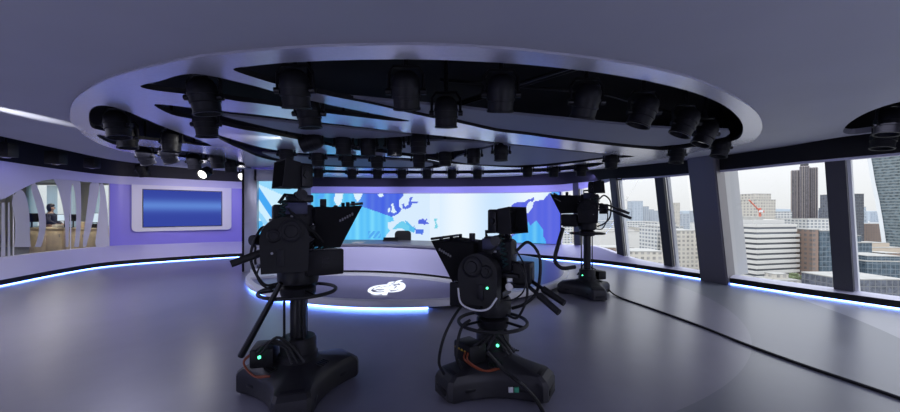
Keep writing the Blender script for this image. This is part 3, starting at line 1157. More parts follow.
# LED cells on the one whose face shows them
cells = [o for o in bpy.data.objects if o.get('label', '').startswith('black stage light with an LED cell')][0]
for c in cells.children:
    if c.name.startswith('body'):
        k = 0
        for rr_, nn_ in ((0.0, 1), (.032, 6), (.062, 12), (.090, 18)):
            gcell = G()
            for q in range(nn_):
                t = 2 * pi * q / nn_
                gcell.cyl((rr_ * cos(t), rr_ * sin(t), -.137), (rr_ * cos(t), rr_ * sin(t), -.150), .010, seg=8)
            gcell.build('cell_ring', 'chrome', c)
row1 = [(312.5, 153), (343.5, 155), (368, 156), (394.5, 156), (418.5, 153.5), (445, 166), (473.5, 163.6), (501, 161)]
for k, (px, py) in enumerate(row1):
    if k == 0:
        beam_l = place_light(px, py, 'stage light shining sideways across the disc, leftmost of the middle row', (0, 72), 'stage lights in the middle row', lit='lamp_on')
    else:
        place_light(px, py, '%s stage light from the left in the middle row' % ORD[k], (4, 0), 'stage lights in the middle row')
row2 = [(286.5, 163), (318, 166), (347.5, 167), (377, 168), (419, 167.6)]
for k, (px, py) in enumerate(row2):
    place_light(px, py, '%s stage light from the left in the row before the farthest' % ORD[k], (4, 0), 'stage lights in the row before the farthest')
row3 = [(318.5, 178), (352, 179), (377.5, 179), (402, 179), (427, 179), (452, 179), (477.5, 179), (527.5, 177), (553.5, 177), (581, 176)]
for k, (px, py) in enumerate(row3):
    place_light(px, py, '%s stage light from the left in the farthest row by the video wall' % ORD[k], (4, 0), 'stage lights in the farthest row')
# small lit lamps over the cream screen
for px, py, lab in ((206, 179, 'lit white stage light above the middle of the cream framed screen'), (245, 181, 'lit white stage light beside the portal top')):
    place_light(px, py, lab, (-62, 0), 'lit stage lights', d=8.6 if px < 220 else 9.3, lit='lamp_on', zb=EYE + (HZ - py) / F * (8.6 if px < 220 else 9.3))
# two in the second round recess at the right
for px, py, lab in ((889, 135, 'stage light higher up inside the round recess at the right'), (884, 149, 'stage light lower in the round recess at the right')):
    place_light(px, py, lab, (0, 10), 'stage lights in the right recess', zb=2.42 if py < 140 else 2.33)
# boxes on the black band
def rail(name, pts, label, r=.024):
    o = G().tube(pts, r, 8).build(name, 'blackm')
    return tag(o, label, 'lighting rail', 'rails in the lighting void')


def track_box(px, py0, py1, w, d, label):
    p = at(px, (py0 + py1) / 2, d)
    hgt = (py1 - py0) / F * d
    t = thing('track_spot', label, 'track light', (p.x, p.y, p.z - hgt / 2), 0, 'track lights along the dark band')
    G().box((0, 0, hgt / 2), (w, .16, hgt), .015).build('housing', 'dark', t)
    G().cyl((0, 0, hgt), (0, 0, 3.15 - (p.z - hgt / 2)), .015, seg=8).build('hanger', 'blackm', t)
    G().lathe([(0, -.012), (.05, -.012), (.06, 0), (0, 0.001)], 16).build('lens', 'lensglass', t)


for px, a, b, w, d, lab in ((6, 143, 157, .26, 5.9, 'track light on the left dark band at the photo\'s edge'), (56, 151, 164, .30, 6.8, 'track light on the left dark band before the newsroom glass'),
                            (92, 158, 168, .26, 8.1, 'track light on the left dark band near the purple wall'), (664, 166, 177, .28, 8.25, 'dark box light under the right band beside the column'),
                            (620, 173, 180, .28, 9.3, 'dark box light under the right band above the windows')):
    track_box(px, a, b, w, d, lab)
rz = 2.98
rail('lighting_rail', [on_z(205, 66, rz), on_z(330, 56, rz), on_z(470, 52, rz), on_z(640, 66, rz)], 'curved rail over the near lights in the broad crescent slot')
rail('lighting_rail', [on_z(455, 104, 2.80), on_z(575, 66, 2.80)], 'slanting pipe pair member crossing the crescent slot, lower one', .02)
rail('lighting_rail', [on_z(462, 104, 2.86), on_z(585, 66, 2.86)], 'slanting pipe pair member crossing the crescent slot, upper one', .02)
rail('lighting_rail', [on_z(440, 80, 2.9), on_z(600, 93, 2.9), on_z(680, 115, 2.9)], 'thin rail behind the crescent slot lights', .018)
rail('lighting_rail', [Vector((-7.0, 4.6, 2.72)), Vector((-7.75, 8.3, 2.72))], 'track rail inside the left dark band', .03)
# ------------------------------------------------------------------ studio cameras
def loft(g, rings):
    vs = [[g.bm.verts.new(p) for p in r] for r in rings]
    n = len(vs[0])
    for A, B in zip(vs, vs[1:]):
        for i in range(n):
            j = (i + 1) % n
            g.bm.faces.new((A[i], A[j], B[j], B[i]))
    return vs


def tri_outline(R, hw, rmin, n=8):
    """three blunt lobes joined by concave sides"""
    out = []
    for L in range(3):
        a = 2 * pi * L / 3
        u, v = Vector((cos(a), sin(a))), Vector((-sin(a), cos(a)))
        e0, e1 = u * R - v * hw, u * R + v * hw
        a2 = a + 2 * pi / 3
        u2, v2 = Vector((cos(a2), sin(a2))), Vector((-sin(a2), cos(a2)))
        f0 = u2 * R - v2 * hw
        am = a + pi / 3
        mid = Vector((cos(am), sin(am))) * rmin
        c = u * (R - .05) - v * (hw), u * (R - .02) - v * (hw)
        out += [u * (R - .03) - v * hw, u * R - v * (hw - .03), u * R + v * (hw - .03), u * (R - .03) + v * hw]
        s = u * (R - .03) + v * hw
        t = u2 * (R - .03) - v2 * hw
        ctrl = mid * 2 - (s + t) * 0.5
        for k in range(1, n):
            q = k / n
            out.append(s * (1 - q) ** 2 + ctrl * 2 * q * (1 - q) + t * q * q)
    return out


def make_camera(name, label, loc, yaw, ring_z, base_rot, side, hood_m='cloth', boxrear=True, bars=None, vf=(0.0, 0.90, 0.0), variant=1, hy=-.16, yh=0.0):
    """origin on the floor under the column; local +Y is where the lens looks. ring_z = height of the steering ring"""
    t = thing(name, label, 'studio camera', loc, yaw, 'pedestal studio cameras')
    Z = ring_z
    # --- base skirt with three lobes
    O = tri_outline(.495, .13, .26)
    rot = Matrix.Rotation(base_rot - yaw, 2)
    O = [rot @ p for p in O]
    g = G()
    n = len(O)

    def ring(k, z, cr=None, w=0.0):
        res = []
        for p in O:
            q = p * k
            if cr:
                c = p.normalized() * cr
                q = q.lerp(c, w)
            res.append(Vector((q.x, q.y, z)))
        return res
    vs = loft(g, [ring(.97, .018), ring(1.0, .03), ring(1.0, .145), ring(.975, .175), ring(.90, .205), ring(.72, .235, .26, .35), ring(.5, .262, .19, .8), ring(.3, .285, .15, 1)])
    g.bm.faces.new(vs[0][::-1])
    g.bm.faces.new(vs[-1])
    base = g.build('base', 'skirt', t, angle=25)
    for L in range(3):
        a = base_rot - yaw + 2 * pi * L / 3
        m = Matrix.Rotation(a, 4, 'Z')
        G().box((.496, .0, .085), (.012, .15, .045), .004).xf(m).build('brake_slot', 'blackm', base)
        g = G()
        for s in (-1, 1):
            g.cyl((.40, s * .05 - .012, .032), (.40, s * .05 + .012, .032), .032, seg=14)
        g.xf(m).build('wheels', 'rubber', base)
        G().box((.38, 0, .2165), (.10, .16, .006), .002, Matrix.Rotation(radians(10), 4, 'Y')).xf(m).build('lobe_plate', 'dark', base)
    for L in range(3):
        a = base_rot - yaw + pi / 3 + 2 * pi * L / 3
        m = Matrix.Rotation(a, 4, 'Z')
        g = G()
        for q in range(5):
            g.box((.215, -.05 + .025 * q, .262), (.06, .010, .012), .002, Matrix.Rotation(radians(12), 4, 'Y'))
        g.xf(m).build('vent_slots', 'blackm', base)
        for s in (-1, 1):
            mm_ = m @ Matrix.Translation((.277, s * .20, .095)) @ Matrix.Rotation(-s * .33, 4, 'Z')
            G().box((0, 0, 0), (.03, .11, .042), .012).xf(mm_).build('side_recess', 'blackm', base)
    # --- column
    g = G()
    g.lathe([(.150, .27), (.150, .33), (.138, .345), (.138, .44), (.125, .46), (.0, .46)], 28)
    g.build('column_housing', 'dark', t)
    g = G()
    g.lathe([(.062, .40), (.062, Z - .02), (0, Z - .02)], 24)
    g.build('column', 'blackm', t)
    for k in range(3):
        aa = base_rot - yaw + 2 * pi * k / 3 + .5
        G().cyl((.104 * cos(aa), .104 * sin(aa), .44), (.104 * cos(aa), .104 * sin(aa), Z - .03), .010, seg=10).build('guide_rod', 'blackm', t)
    g = G()
    g.lathe([(.088, Z - .05), (.125, Z - .04), (.135, Z - .01), (.135, Z + .03), (.10, Z + .05), (0, Z + .05)], 24)
    g.build('column_cap', 'dark', t)
    # --- steering ring
    g = G()
    g.tube([((.287) * cos(2 * pi * k / 48), .287 * sin(2 * pi * k / 48), Z) for k in range(48)], .0145, 8, closed=True)
    ringo = g.build('steering_ring', 'rubber', t)
    for k in range(3):
        aa = 2 * pi * k / 3 + .35
        G().tube([(.12 * cos(aa), .12 * sin(aa), Z + .015), (.282 * cos(aa), .282 * sin(aa), Z)], .012, 6).build('spoke', 'blackm', ringo)
    aa = {1: -pi / 2 - yaw - .2, 2: .2, 3: 1.0}[variant]
    g = G()
    g.tube([(.287 * cos(aa + q), .287 * sin(aa + q), Z) for q in (-.06, 0, .06)], .017, 8)
    g.build('red_marker', 'red', ringo)
    # --- battery / control box on the skirt
    ba = {1: radians(195), 2: radians(200), 3: radians(20)}[variant] - yaw
    if variant == 2:
        ba = radians(215) - yaw
    m = Matrix.Rotation(ba, 4, 'Z')
    bx = G().box((.245, 0, .345), (.17, .22, .15), .02).xf(m).build('control_box', 'blackp', t)
    for q in range(4):
        G().box((.333, -.07 + .04 * q, .37), (.006, .02, .012)).xf(m).build('switch', 'yellow' if variant == 2 else 'dark', bx)
    ga = -pi / 2 - yaw + (.15 if variant == 2 else -.62)
    r_ = .143 if variant == 2 else .30
    G().cyl((r_ * cos(ga), r_ * sin(ga), .385 if variant == 2 else .39), ((r_ + .014) * cos(ga), (r_ + .014) * sin(ga), .385 if variant == 2 else .39), .011, seg=10).build('status_light', 'led_green', t)
    # cables round the column foot
    g = G()
    for q in range(3):
        a0 = ba + .3 + .2 * q
        g.tube(crom([(.30 * cos(a0), .30 * sin(a0), .41), (.24 * cos(a0 + .35), .24 * sin(a0 + .35), .47 + .03 * q), (.17 * cos(a0 + .8), .17 * sin(a0 + .8), .43), (.20 * cos(a0 + 1.2), .20 * sin(a0 + 1.2), .32)], 6), .010, 6)
    g.build('cable_loop', 'rubber', t)
    g = G()
    for q in range(2):
        a0 = ba + .15 + .08 * q
        g.tube(crom([(.32 * cos(a0), .32 * sin(a0), .38), (.38 * cos(a0 + .1), .38 * sin(a0 + .1), .33), (.34 * cos(a0 + .45), .34 * sin(a0 + .45), .262), (.30 * cos(a0 + .8), .30 * sin(a0 + .8), .268)], 6), .007, 6)
    g.build('orange_cable', 'orange', t)
    # --- pan and tilt head
    g = G()
    g.lathe([(.10, Z + .05), (.15, Z + .07), (.155, Z + .10), (.155, Z + .19), (.14, Z + .215), (.10, Z + .225), (0, Z + .225)], 32)
    g.build('pan_unit', 'dark', t)
    # side housing: tall, round-topped
    poly = [(-.155, 0), (.155, 0), (.165, .22)] + [(.165 * cos(radians(q)), .24 + .165 * sin(radians(q))) for q in range(0, 181, 12)] + [(-.165, .22)]
    yz = Matrix(((0, 0, 1, 0), (1, 0, 0, 0), (0, 1, 0, 0), (0, 0, 0, 1)))
    g = G()
    g.prism(poly, -.06, .06, Matrix.Translation((side * .20, yh, Z + .19)) @ yz)
    es = [e for e in g.bm.edges if abs(e.verts[0].co.x - e.verts[1].co.x) < 1e-6 and len(e.link_faces) == 2 and abs(e.link_faces[0].normal.x - e.link_faces[1].normal.x) > .5]
    bmesh.ops.recalc_face_normals(g.bm, faces=g.bm.faces[:])
    hs = g.build('tilt_housing', 'blackp', t)
    for rr_, yy, zz in ((.085, .04, .30), (.05, -.075, .27)):
        gg = G().lathe([(0, 0), (rr_, 0), (rr_, .012), (rr_ * .8, .018), (rr_ * .78, .012), (rr_ * .55, .012), (rr_ * .5, .022), (0, .024)], 24,
                       Matrix.Translation((side * .26, yh + yy, Z + .19 + zz)) @ Matrix.Rotation(radians(90 * side), 4, 'Y'))
        gg.build('tension_knob', 'dark', hs)
    G().box((side * .262, yh - .03, Z + .30), (.008, .05, .12), .002).build('control_strip', 'dark', hs)
    G().cyl((side * .258, yh - .085, Z + .335), (side * .268, yh - .085, Z + .335), .009, seg=10).build('status_light', 'led_green' if variant == 2 else 'chrome', hs)
    # cradle and wedge plate
    g = G()
    g.box((0, .02, Z + .255), (.26, .30, .06), .015)
    g.box((-side * .13, .02, Z + .33), (.035, .22, .16), .012)
    g.box((0, .03, Z + .415), (.24, .56, .035), .008)
    g.build('tilt_cradle', 'blackm', t)
    # --- camera body
    g = G()
    g.box((0, -.04, Z + .565), (.17, .30, .25), .022)
    body = g.build('camera_body', 'dark', t)
    g = G()
    g.box((0, -.03, Z + .70), (.12, .18, .035), .012)
    g.tube([(0, .05, Z + .70), (0, .06, Z + .755), (0, -.10, Z + .765), (0, -.14, Z + .70)], .016, 8)
    g.build('carrying_handle', 'blackm', body)
    g = G()
    for q in range(4):
        g.cyl((.05 - .035 * q, -.185, Z + .50), (.05 - .035 * q, -.215, Z + .50), .011, seg=10)
    for q in range(3):
        g.cyl((.045 - .04 * q, -.185, Z + .57), (.045 - .04 * q, -.21, Z + .57), .009, seg=10)
    g.build('connector_row', 'chrome', body)
    for q in range(5):
        G().box((side * .087, -.15 + .05 * q, Z + .60 - .02 * (q % 2)), (.008, .026, .016), .002).build('button', 'white' if q == 2 else 'blackm', body)
    G().box((side * .088, -.02, Z + .66), (.01, .16, .09), .004).build('side_sheen', 'bluesheen', body)  # bluish sheen of the body side, put into this panel's colour
    # lens
    g = G()
    g.box((0, .17, Z + .565), (.22, .14, .22), .02)
    g.cyl((0, .23, Z + .565), (0, .28, Z + .565), .10, .115, seg=24)
    g.cyl((0, .28, Z + .565), (0, .30, Z + .565), .125, seg=24)
    lens = g.build('zoom_lens', 'blackp', t)
    G().lathe([(0, .02), (.06, .014), (.10, 0), (0, -.001)], 24, Matrix.Translation((0, .295, Z + .565)) @ Matrix.Rotation(radians(-90), 4, 'X')).build('front_element', 'lensglass', lens)
    # focus and zoom motors, knobs on the lens side
    g = G()
    for q, (yy, zz, rr_) in enumerate(((.10, .50, .03), (.17, .47, .024), (.06, .42, .026), (.20, .60, .028))):
        g.cyl((side * .10, yy, Z + zz), (side * .145, yy, Z + zz), rr_, seg=14)
        g.cyl((side * .145, yy, Z + zz), (side * .155, yy, Z + zz), rr_ * .7, seg=14)
    g.build('lens_controls', 'dark', lens)
    g = G()
    for q, (yy, zz) in enumerate(((.12, .56), (.145, .53), (.10, .535), (.05, .47))):
        g.cyl((side * .112, yy, Z + zz), (side * .118, yy, Z + zz), .006, seg=8)
    g.build('screw_heads', 'chrome', lens)
    # rear adapter and its cover
    if boxrear:
        ad = G().box((0, -.265, Z + .43), (.17, .14, .17), .008).build('adapter_box', 'blackp', t)
        G().box((0, -.338, Z + .43), (.11, .006, .10), .002).build('vent_plate', 'dark', ad)
    # --- prompter hood: flared, front edge raked
    side_prof = [(.16 + min(0, hy + .16), .36), (.50 + hy, .35), (.66 + hy, .685), (.16 + min(0, hy + .16), .665)]
    g = G()
    vs = []
    for s in (-1, 1):
        vs.append([g.bm.verts.new((s * w, y, Z + z)) for (y, z), w in zip(side_prof, (.15, .20, .27, .17))])
    for i in range(4):
        j = (i + 1) % 4
        if i == 1:
            continue
        g.bm.faces.new((vs[0][i], vs[0][j], vs[1][j], vs[1][i]))
    g.bm.faces.new(vs[0])
    g.bm.faces.new(vs[1][::-1])
    bmesh.ops.solidify(g.bm, geom=g.bm.faces[:], thickness=0.012)
    hood = g.build('prompter_hood', hood_m, t, smooth=False)
    g = G()
    g.box((0, .655 + hy, Z + .70), (.54, .02, .02), .004)
    g.box((0, .40 + hy, Z + .695), (.03, .05, .09), .006)
    for q in (-.2, .0, .2):
        g.box((q, .60 + hy, Z + .70), (.018, .03, .035), .004)
    g.build('hood_bracket', 'blackm', hood)
    gl = G().slab([(-.16, .34 + hy, Z + .64), (.16, .34 + hy, Z + .64), (.17, .49 + hy, Z + .37), (-.17, .49 + hy, Z + .37)], (0, .7, .7), .004).build('mirror_glass', 'glass_in', hood)
    # faint maker's mark as a slanting row of small strokes on the hood side
    for s in (-1, 1):
        g = G()
        for q in range(6):
            y = .49 + hy + .018 * q
            x = s * (.155 + (y - hy - .16) / .5 * .085 + .022 + (.02 if s else 0))
            zz = Z + .565 + .010 * q
            g.box((x, y, zz), (.006, .013, .018 + .004 * (q % 2)), 0, Matrix.Rotation(-s * .17, 4, 'Z'))
        g.build('maker_mark', 'mark', hood)
    # monitor box under the hood
    g = G()
    g.box((0, .33 + hy * .7, Z + .235), (.36, .28, .20), .012)
    mon = g.build('prompter_monitor', 'blackp', t)
    G().box((0, .33 + hy * .7, Z + .338), (.32, .24, .006)).build('monitor_screen', 'screen_off', mon)
    G().box((0, .33 + hy * .7, Z + .125), (.10, .24, .025), .005).build('mounting_rail', 'blackm', mon)
    for s in (-1, 1):
        g = G()
        for q in range(3):
            g.box((s * .182, .33 + hy * .7, Z + .27 - .03 * q), (.006, .05, .012))
        g.build('label_plate', 'dark', mon)
    # --- viewfinder on its arm
    vy, vz, vr = vf
    R_ = Matrix.Translation((0, vy, Z + vz)) @ Matrix.Rotation(vr, 4, 'Z')
    g = G()
    g.box((0, .02, 0), (.25, .13, .19), .015)
    g.bm.verts.ensure_lookup_table()
    vfo = g.xf(R_).build('viewfinder', 'blackp', t)
    g = G()
    fr4 = [[(-.128, -.015, -.098), (.128, -.015, -.098), (.128, -.015, .098), (-.128, -.015, .098)], [(-.142, -.15, -.10), (.142, -.15, -.10), (.142, -.13, .115), (-.142, -.13, .115)]]
    inn = [[(x * .94, y, z * .94) for x, y, z in r] for r in fr4]
    loft(g, [fr4[0], fr4[1], inn[1], inn[0], fr4[0]])
    bmesh.ops.remove_doubles(g.bm, verts=g.bm.verts[:], dist=1e-6)
    g.xf(R_).build('viewfinder_hood', 'cloth', vfo, smooth=False)
    G().box((0, -.046, 0), (.20, .004, .14)).xf(R_).build('viewfinder_screen', 'screen_off', vfo)
    for s in (-1, 1):
        gx = G()
        gx.box((s * .14, .02, -.01), (.02, .07, .16), .006)
        gx.cyl((s * .145, .02, 0), (s * .168, .02, 0), .026, seg=14)
        gx.xf(R_).build('viewfinder_bracket', 'blackm', vfo)
    g = G()
    g.cyl((-.15, vy + .02, Z + vz - .155), (.15, vy + .02, Z + vz - .155), .026, seg=12)
    g.box((0, vy + .02, Z + vz - .18), (.10, .20, .06), .012)
    for q in (-.035, .035):
        g.cyl((q, vy + .02, Z + vz - .16), (q, vy + .02, Z + vz - .08), .012, seg=10)
    g.box((0, (vy - .03) / 2, (Z + vz - .19 + Z + .69) / 2), (.09, .12, max(.04, vz - .86)), .012)
    g.cyl((-.17, vy + .02, Z + vz - .155), (-.12, vy + .02, Z + vz - .155), .042, seg=14)
    g.cyl((.12, vy + .02, Z + vz - .155), (.17, vy + .02, Z + vz - .155), .042, seg=14)
    g.build('viewfinder_arm', 'blackm', t)
    # --- pan bars with grips
    for (pts, r0, grip) in bars:
        P = [Vector((x, y, Z + z)) for x, y, z in pts]
        b = G().tube(P, r0, 8).build('pan_bar', 'blackm', t)
        e = P[-1]
        dr = (P[-1] - P[-2]).normalized()
        G().cyl(e - dr * grip, e + dr * .02, r0 * 1.65, r0 * 1.5, seg=12).build('grip', 'rubber', b)
        G().cyl(P[0] - Vector((.03, 0, 0)), P[0] + Vector((.03, 0, 0)), r0 * 2.0, seg=12).build('clamp', 'chrome' if variant == 2 else 'blackm', b)
    # --- cables on the head
    g = G()
    if variant != 1:
        g.tube(crom([(-side * .06, -.19, Z + .60), (-side * .10, -.28, Z + .67), (-side * .07, -.38, Z + .55), (-side * .04, -.37, Z + .30), (.02, -.28, Z + .18), (.03, -.16, Z + .12)], 8), .013, 8)
    for q in range(4):
        g.tube(crom([(side * (.10 + .012 * q), -.08 + .03 * q, Z + .66 - .03 * q), (side * (.15 + .01 * q), .02 + .04 * q, Z + .52 - .03 * q), (side * .14, .12 + .02 * q, Z + .44 - .02 * q), (side * .11, .06 + .05 * q, Z + .36), (side * .12, -.02, Z + .24)], 6), .008, 6)
    g.tube(crom([(side * .06, -.19, Z + .52), (side * .12, -.27, Z + .50), (side * .15, -.33, Z + .30), (side * .12, -.25, Z + .10), (side * .05, -.14, Z + .08)], 8), .010, 8)
    g.build('head_cable', 'rubber', t)
    g = G()
    hel = []
    for k in range(90):
        q = k / 89
        hel.append((side * .11 + .022 * cos(q * 40), -.10 - .05 * q + .022 * sin(q * 40), Z + .74 - .26 * q))
    g.tube(hel, .006, 5)
    g.build('coiled_cable', 'tealcable', t)
    return t


def yaw_of(fx, fy):
    return atan2(fy, fx) - pi / 2


c1 = make_camera('studio_camera', 'left pedestal studio camera, raised and aimed right, nearest the platform front', (-1.222, 2.82, 0), yaw_of(.88, .47), .826, radians(48), 1,
                 bars=[([(.16, -.16, .36), (.17, -.26, .335), (.19, -.43, .275)], .017, .18), ([(-.02, -.18, .42), (.02, -.26, .42), (.06, -.31, .42)], .026, .07)], vf=(-.01, .92, .25), variant=1, hy=-.21, yh=-.11, boxrear=False)
c2 = make_camera('studio_camera', 'lowered pedestal studio camera in the middle foreground, aimed left', (.36, 2.96, 0), yaw_of(-.90, .43), .535, radians(90), -1,
                 bars=[([(.10, -.18, .36), (.0, -.33, .365), (-.10, -.58, .25)], .016, .18), ([(-.10, -.18, .33), (-.11, -.33, .345), (-.22, -.56, .21)], .016, .18)], vf=(-.10, .85, -.25), variant=2, hy=-.215, yh=.04)
c3 = make_camera('studio_camera', 'far pedestal studio camera by the windows, raised highest of the three', (2.43, 6.2, 0), yaw_of(-.92, .39), 1.09, radians(-88), -1,
                 bars=[([(.12, -.22, .46), (.14, -.34, .50), (.20, -.66, .36)], .016, .20), ([(-.12, -.22, .42), (-.14, -.34, .42), (-.2, -.66, .28)], .016, .20)], vf=(-.12, .81, -.2), variant=3, hy=-.06, yh=-.02)
# hanging tow handle on the left camera
P0, P1 = at(281, 283, 2.5), at(241, 356, 2.55)
inv1 = (Matrix.Translation(c1.location) @ Matrix.Rotation(c1.rotation_euler.z, 4, 'Z')).inverted()
G().tube([inv1 @ P0, inv1 @ (P0.lerp(P1, .25)), inv1 @ P1], [.016, .02, .024], 8).build('tow_handle', 'blackm', c1)
# small stickers on the middle camera's skirt
inv2 = (Matrix.Translation(c2.location) @ Matrix.Rotation(c2.rotation_euler.z, 4, 'Z')).inverted()
q = on_z(512, 385, .10)
for dx, mm, nm in ((-.022, 'white', 'white_sticker'), (.022, 'stickg', 'green_sticker')):
    G().box((0, 0, 0), (.036, .012, .04), .002).xf(inv2 @ Matrix.Translation((q.x + dx, c2.location.y - .287, .10))).build(nm, mm, c2)

# ------------------------------------------------------------------ floor cables
def cable(name, pts, r, label, m='rubber'):
    o = G().tube(crom(pts, 8), r, 8).build(name, m)
    return tag(o, label, 'cable')


zc = .014
cable('floor_cable', [on_z(603, 283, .16), on_z(610, 291, .05), on_z(620, 297.5, zc), on_z(650, 308, zc), on_z(700, 326, zc), on_z(745, 344, zc), on_z(800, 364, zc), on_z(850, 381, zc), on_z(905, 400, zc), on_z(960, 422, zc)], .014,
      'long black cable crossing the floor from the far camera to the right')
cable('floor_cable', [on_z(487, 352, .40), on_z(498, 364, .30), on_z(508, 374, .25), on_z(520, 383, .235), on_z(533, 396, .12), on_z(541, 408, .02), on_z(548, 424, zc), on_z(560, 450, zc)], .015, 'thick black cable dropping off the middle camera\'s base')


def cam_cable(pts, r, label, m='rubber'):
    cam = c1 if 'left camera' in label else c2 if 'middle' in label else c3
    iv = (Matrix.Translation(cam.location) @ Matrix.Rotation(cam.rotation_euler.z, 4, 'Z')).inverted()
    o = G().tube([iv @ p for p in crom(pts, 8)], r, 8).build('hanging_cable', m, cam)
    if m == 'white':
        o['label'] = 'pale grey cable loop'


cam_cable([at(462, 305, 2.78), at(452, 320, 2.62), at(443, 340, 2.55), at(439, 362, 2.6), at(444, 374, 2.66)], .011, 'black cable hanging down left of the middle camera')
cam_cable([at(470, 320, 2.8), at(462, 327, 2.75), at(457, 345, 2.68), at(457, 360, 2.68), at(462, 368, 2.72)], .012, 'black cable looped beside the middle camera\'s column')
cam_cable([at(262, 262, 2.5), at(257, 275, 2.5), at(262, 285, 2.52), at(272, 290, 2.56)], .006, 'thin dark cable loop under the left camera\'s pan bars')
cam_cable([at(563, 228, 6.15), at(558, 245, 6.1), at(555, 260, 6.1), at(562, 268, 6.1), at(575, 267, 6.2)], .035, 'thick black cable loop hanging from the far camera')
cam_cable([at(516, 250, 2.7), at(525, 268, 2.6), at(524, 290, 2.6), at(512, 300, 2.6), at(500, 299, 2.62)], .006, 'thin dark cable loop behind the middle camera\'s adapter box')
cam_cable([at(458, 288, 2.6), at(461, 303, 2.58), at(474, 310, 2.58), at(488, 309, 2.58), at(497, 298, 2.6)], .007, 'pale grey cable loop under the middle camera\'s head', 'white')
# ------------------------------------------------------------------ newsroom behind the frosted partition
M['wood'] = mat('pale_wood', (0.68, 0.56, 0.38, 1), 0.45, noise=0.12, nscale=6)
M['carpet'] = mat('newsroom_carpet', (0.16, 0.16, 0.18, 1), 0.9)
M['nwall'] = mat('newsroom_wall', (0.62, 0.60, 0.56, 1), 0.7)
M['curtain'] = frosted('sheer_curtain', (0.60, 0.78, 0.90, 1), 0.25)
M['skin'] = mat('skin', (0.45, 0.28, 0.20, 1), 0.5)
M['coat'] = mat('dark_clothes', (0.02, 0.022, 0.04, 1), 0.7)
M['hair'] = mat('dark_hair', (0.012, 0.009, 0.008, 1), 0.55)
M['screen_on'] = emit('monitor_lit', (0.75, 0.88, 1.0, 1), 0.95)
M['lamp_soft'] = emit('ceiling_lamp', (1.0, 0.92, 0.80, 1), 30.0)

NR = [(-19.0, 5.5), (-9.55, 5.5), (-9.75, 8.3), (-9.9, 9.95), (-9.9, 15.0), (-19.0, 15.0)]
struct(G().plate([(-19, 1.0), (-8.2, 1.0), (-9.35, 6.9), (-9.72, 8.3), (-9.85, 9.9), (-9.85, 15), (-19, 15)], [], -0.12, -0.001).build('floor_newsroom', 'carpet', smooth=False))
struct(G().plate([(-19, 1.0), (-8.2, 1.0), (-9.35, 6.9), (-9.72, 8.3), (-9.85, 9.9), (-9.85, 15), (-19, 15)], [], 2.75, 2.85).build('ceiling_newsroom', 'nwall', smooth=False))
struct(G().box((-9.85, 12.6, 1.37), (.1, 4.8, 2.75)).build('wall_newsroom_side', 'nwall'))
struct(G().box((-19.0, 8.0, 1.37), (.1, 14, 2.75)).build('wall_newsroom_far', 'nwall'))
struct(G().box((-13.6, 1.0, 1.37), (10.8, .1, 2.75)).build('wall_newsroom_near', 'nwall'))
# end wall with two window openings
wins = [(-17.9, -15.9), (-15.2, -13.1), (-12.0, -10.7)]
xs = [-19] + [v for w in wins for v in w] + [-9.85]
g = G()
g.box((-14.43, 15, .45), (9.15, .12, .9))
g.box((-14.43, 15, 2.70), (9.15, .12, .1))
for a, b in zip(xs[::2], xs[1::2]):
    g.box(((a + b) / 2, 15, 1.77), (b - a, .12, 1.76))
struct(g.build('wall_newsroom_end', 'nwall'))
for a, b in wins:
    struct(G().box(((a + b) / 2, 15.02, 1.77), (b - a, .02, 1.76)).build('window_%d' % wn, 'glass_in'))
    wn += 1
    for s, (u, v) in enumerate(((a - .1, a + .38), (b - .38, b + .1), ((a + b) / 2 - .22, (a + b) / 2 + .22))):
        cpts = [(u + (v - u) * k / 24, 14.86 + .025 * sin(k * 1.6)) for k in range(25)]
        gc = G().surf([[Vector((x, y, .55)), Vector((x, y, 2.62))] for x, y in cpts])
        tag(gc.build('sheer_curtain', 'curtain'), 'pale blue sheer curtain at the newsroom window, %s' % ['left side', 'right side', 'middle'][s] + ' of %s window' % ['the left', 'the middle', 'the right'][wins.index((a, b))], 'curtain', 'newsroom curtains')

# partition glass with frosted leaf films
for k, (i0, i1) in enumerate(((seg_of(2), seg_of(3) + 2), (seg_of(3) + 2, seg_of(4) + 2), (seg_of(4) + 2, seg_of(5)))):
    g = G().surf([[Vector(tl(0, 0.04)(i)), Vector((*(topline[i] - inward(i) * .04), 2.45))] for i in range(i0, i1 + 1)])
    w = struct(g.build('window_%d' % wn, 'glass_in'))
    wn += 1
    G().tube([Vector(tl(0, 0.03)(i1)), Vector((*(topline[i1] - inward(i1) * .03), 2.40))], .012, 6).build('glass_joint', 'frame_light', w)
# low sill wall under the partition
struct(ribbon('wall_partition', 'lavender', range(0, I_DISP0 + 1), lambda i: Vector((*(topline[i] - inward(i) * .06), 0)), lambda i: Vector((*(topline[i] - inward(i) * .06), FINE[i][4])), .05))
struct(ribbon('wall_left_solid', 'lavender', range(0, seg_of(2) + 1), lambda i: Vector((*(topline[i] - inward(i) * .03), FINE[i][4])), lambda i: Vector((*(topline[i] - inward(i) * .03), 2.5)), .05))


def zc2(x, y):      # crop pixels of the partition -> photograph pixels
    return x / 4.575, 170 + y / 4.575


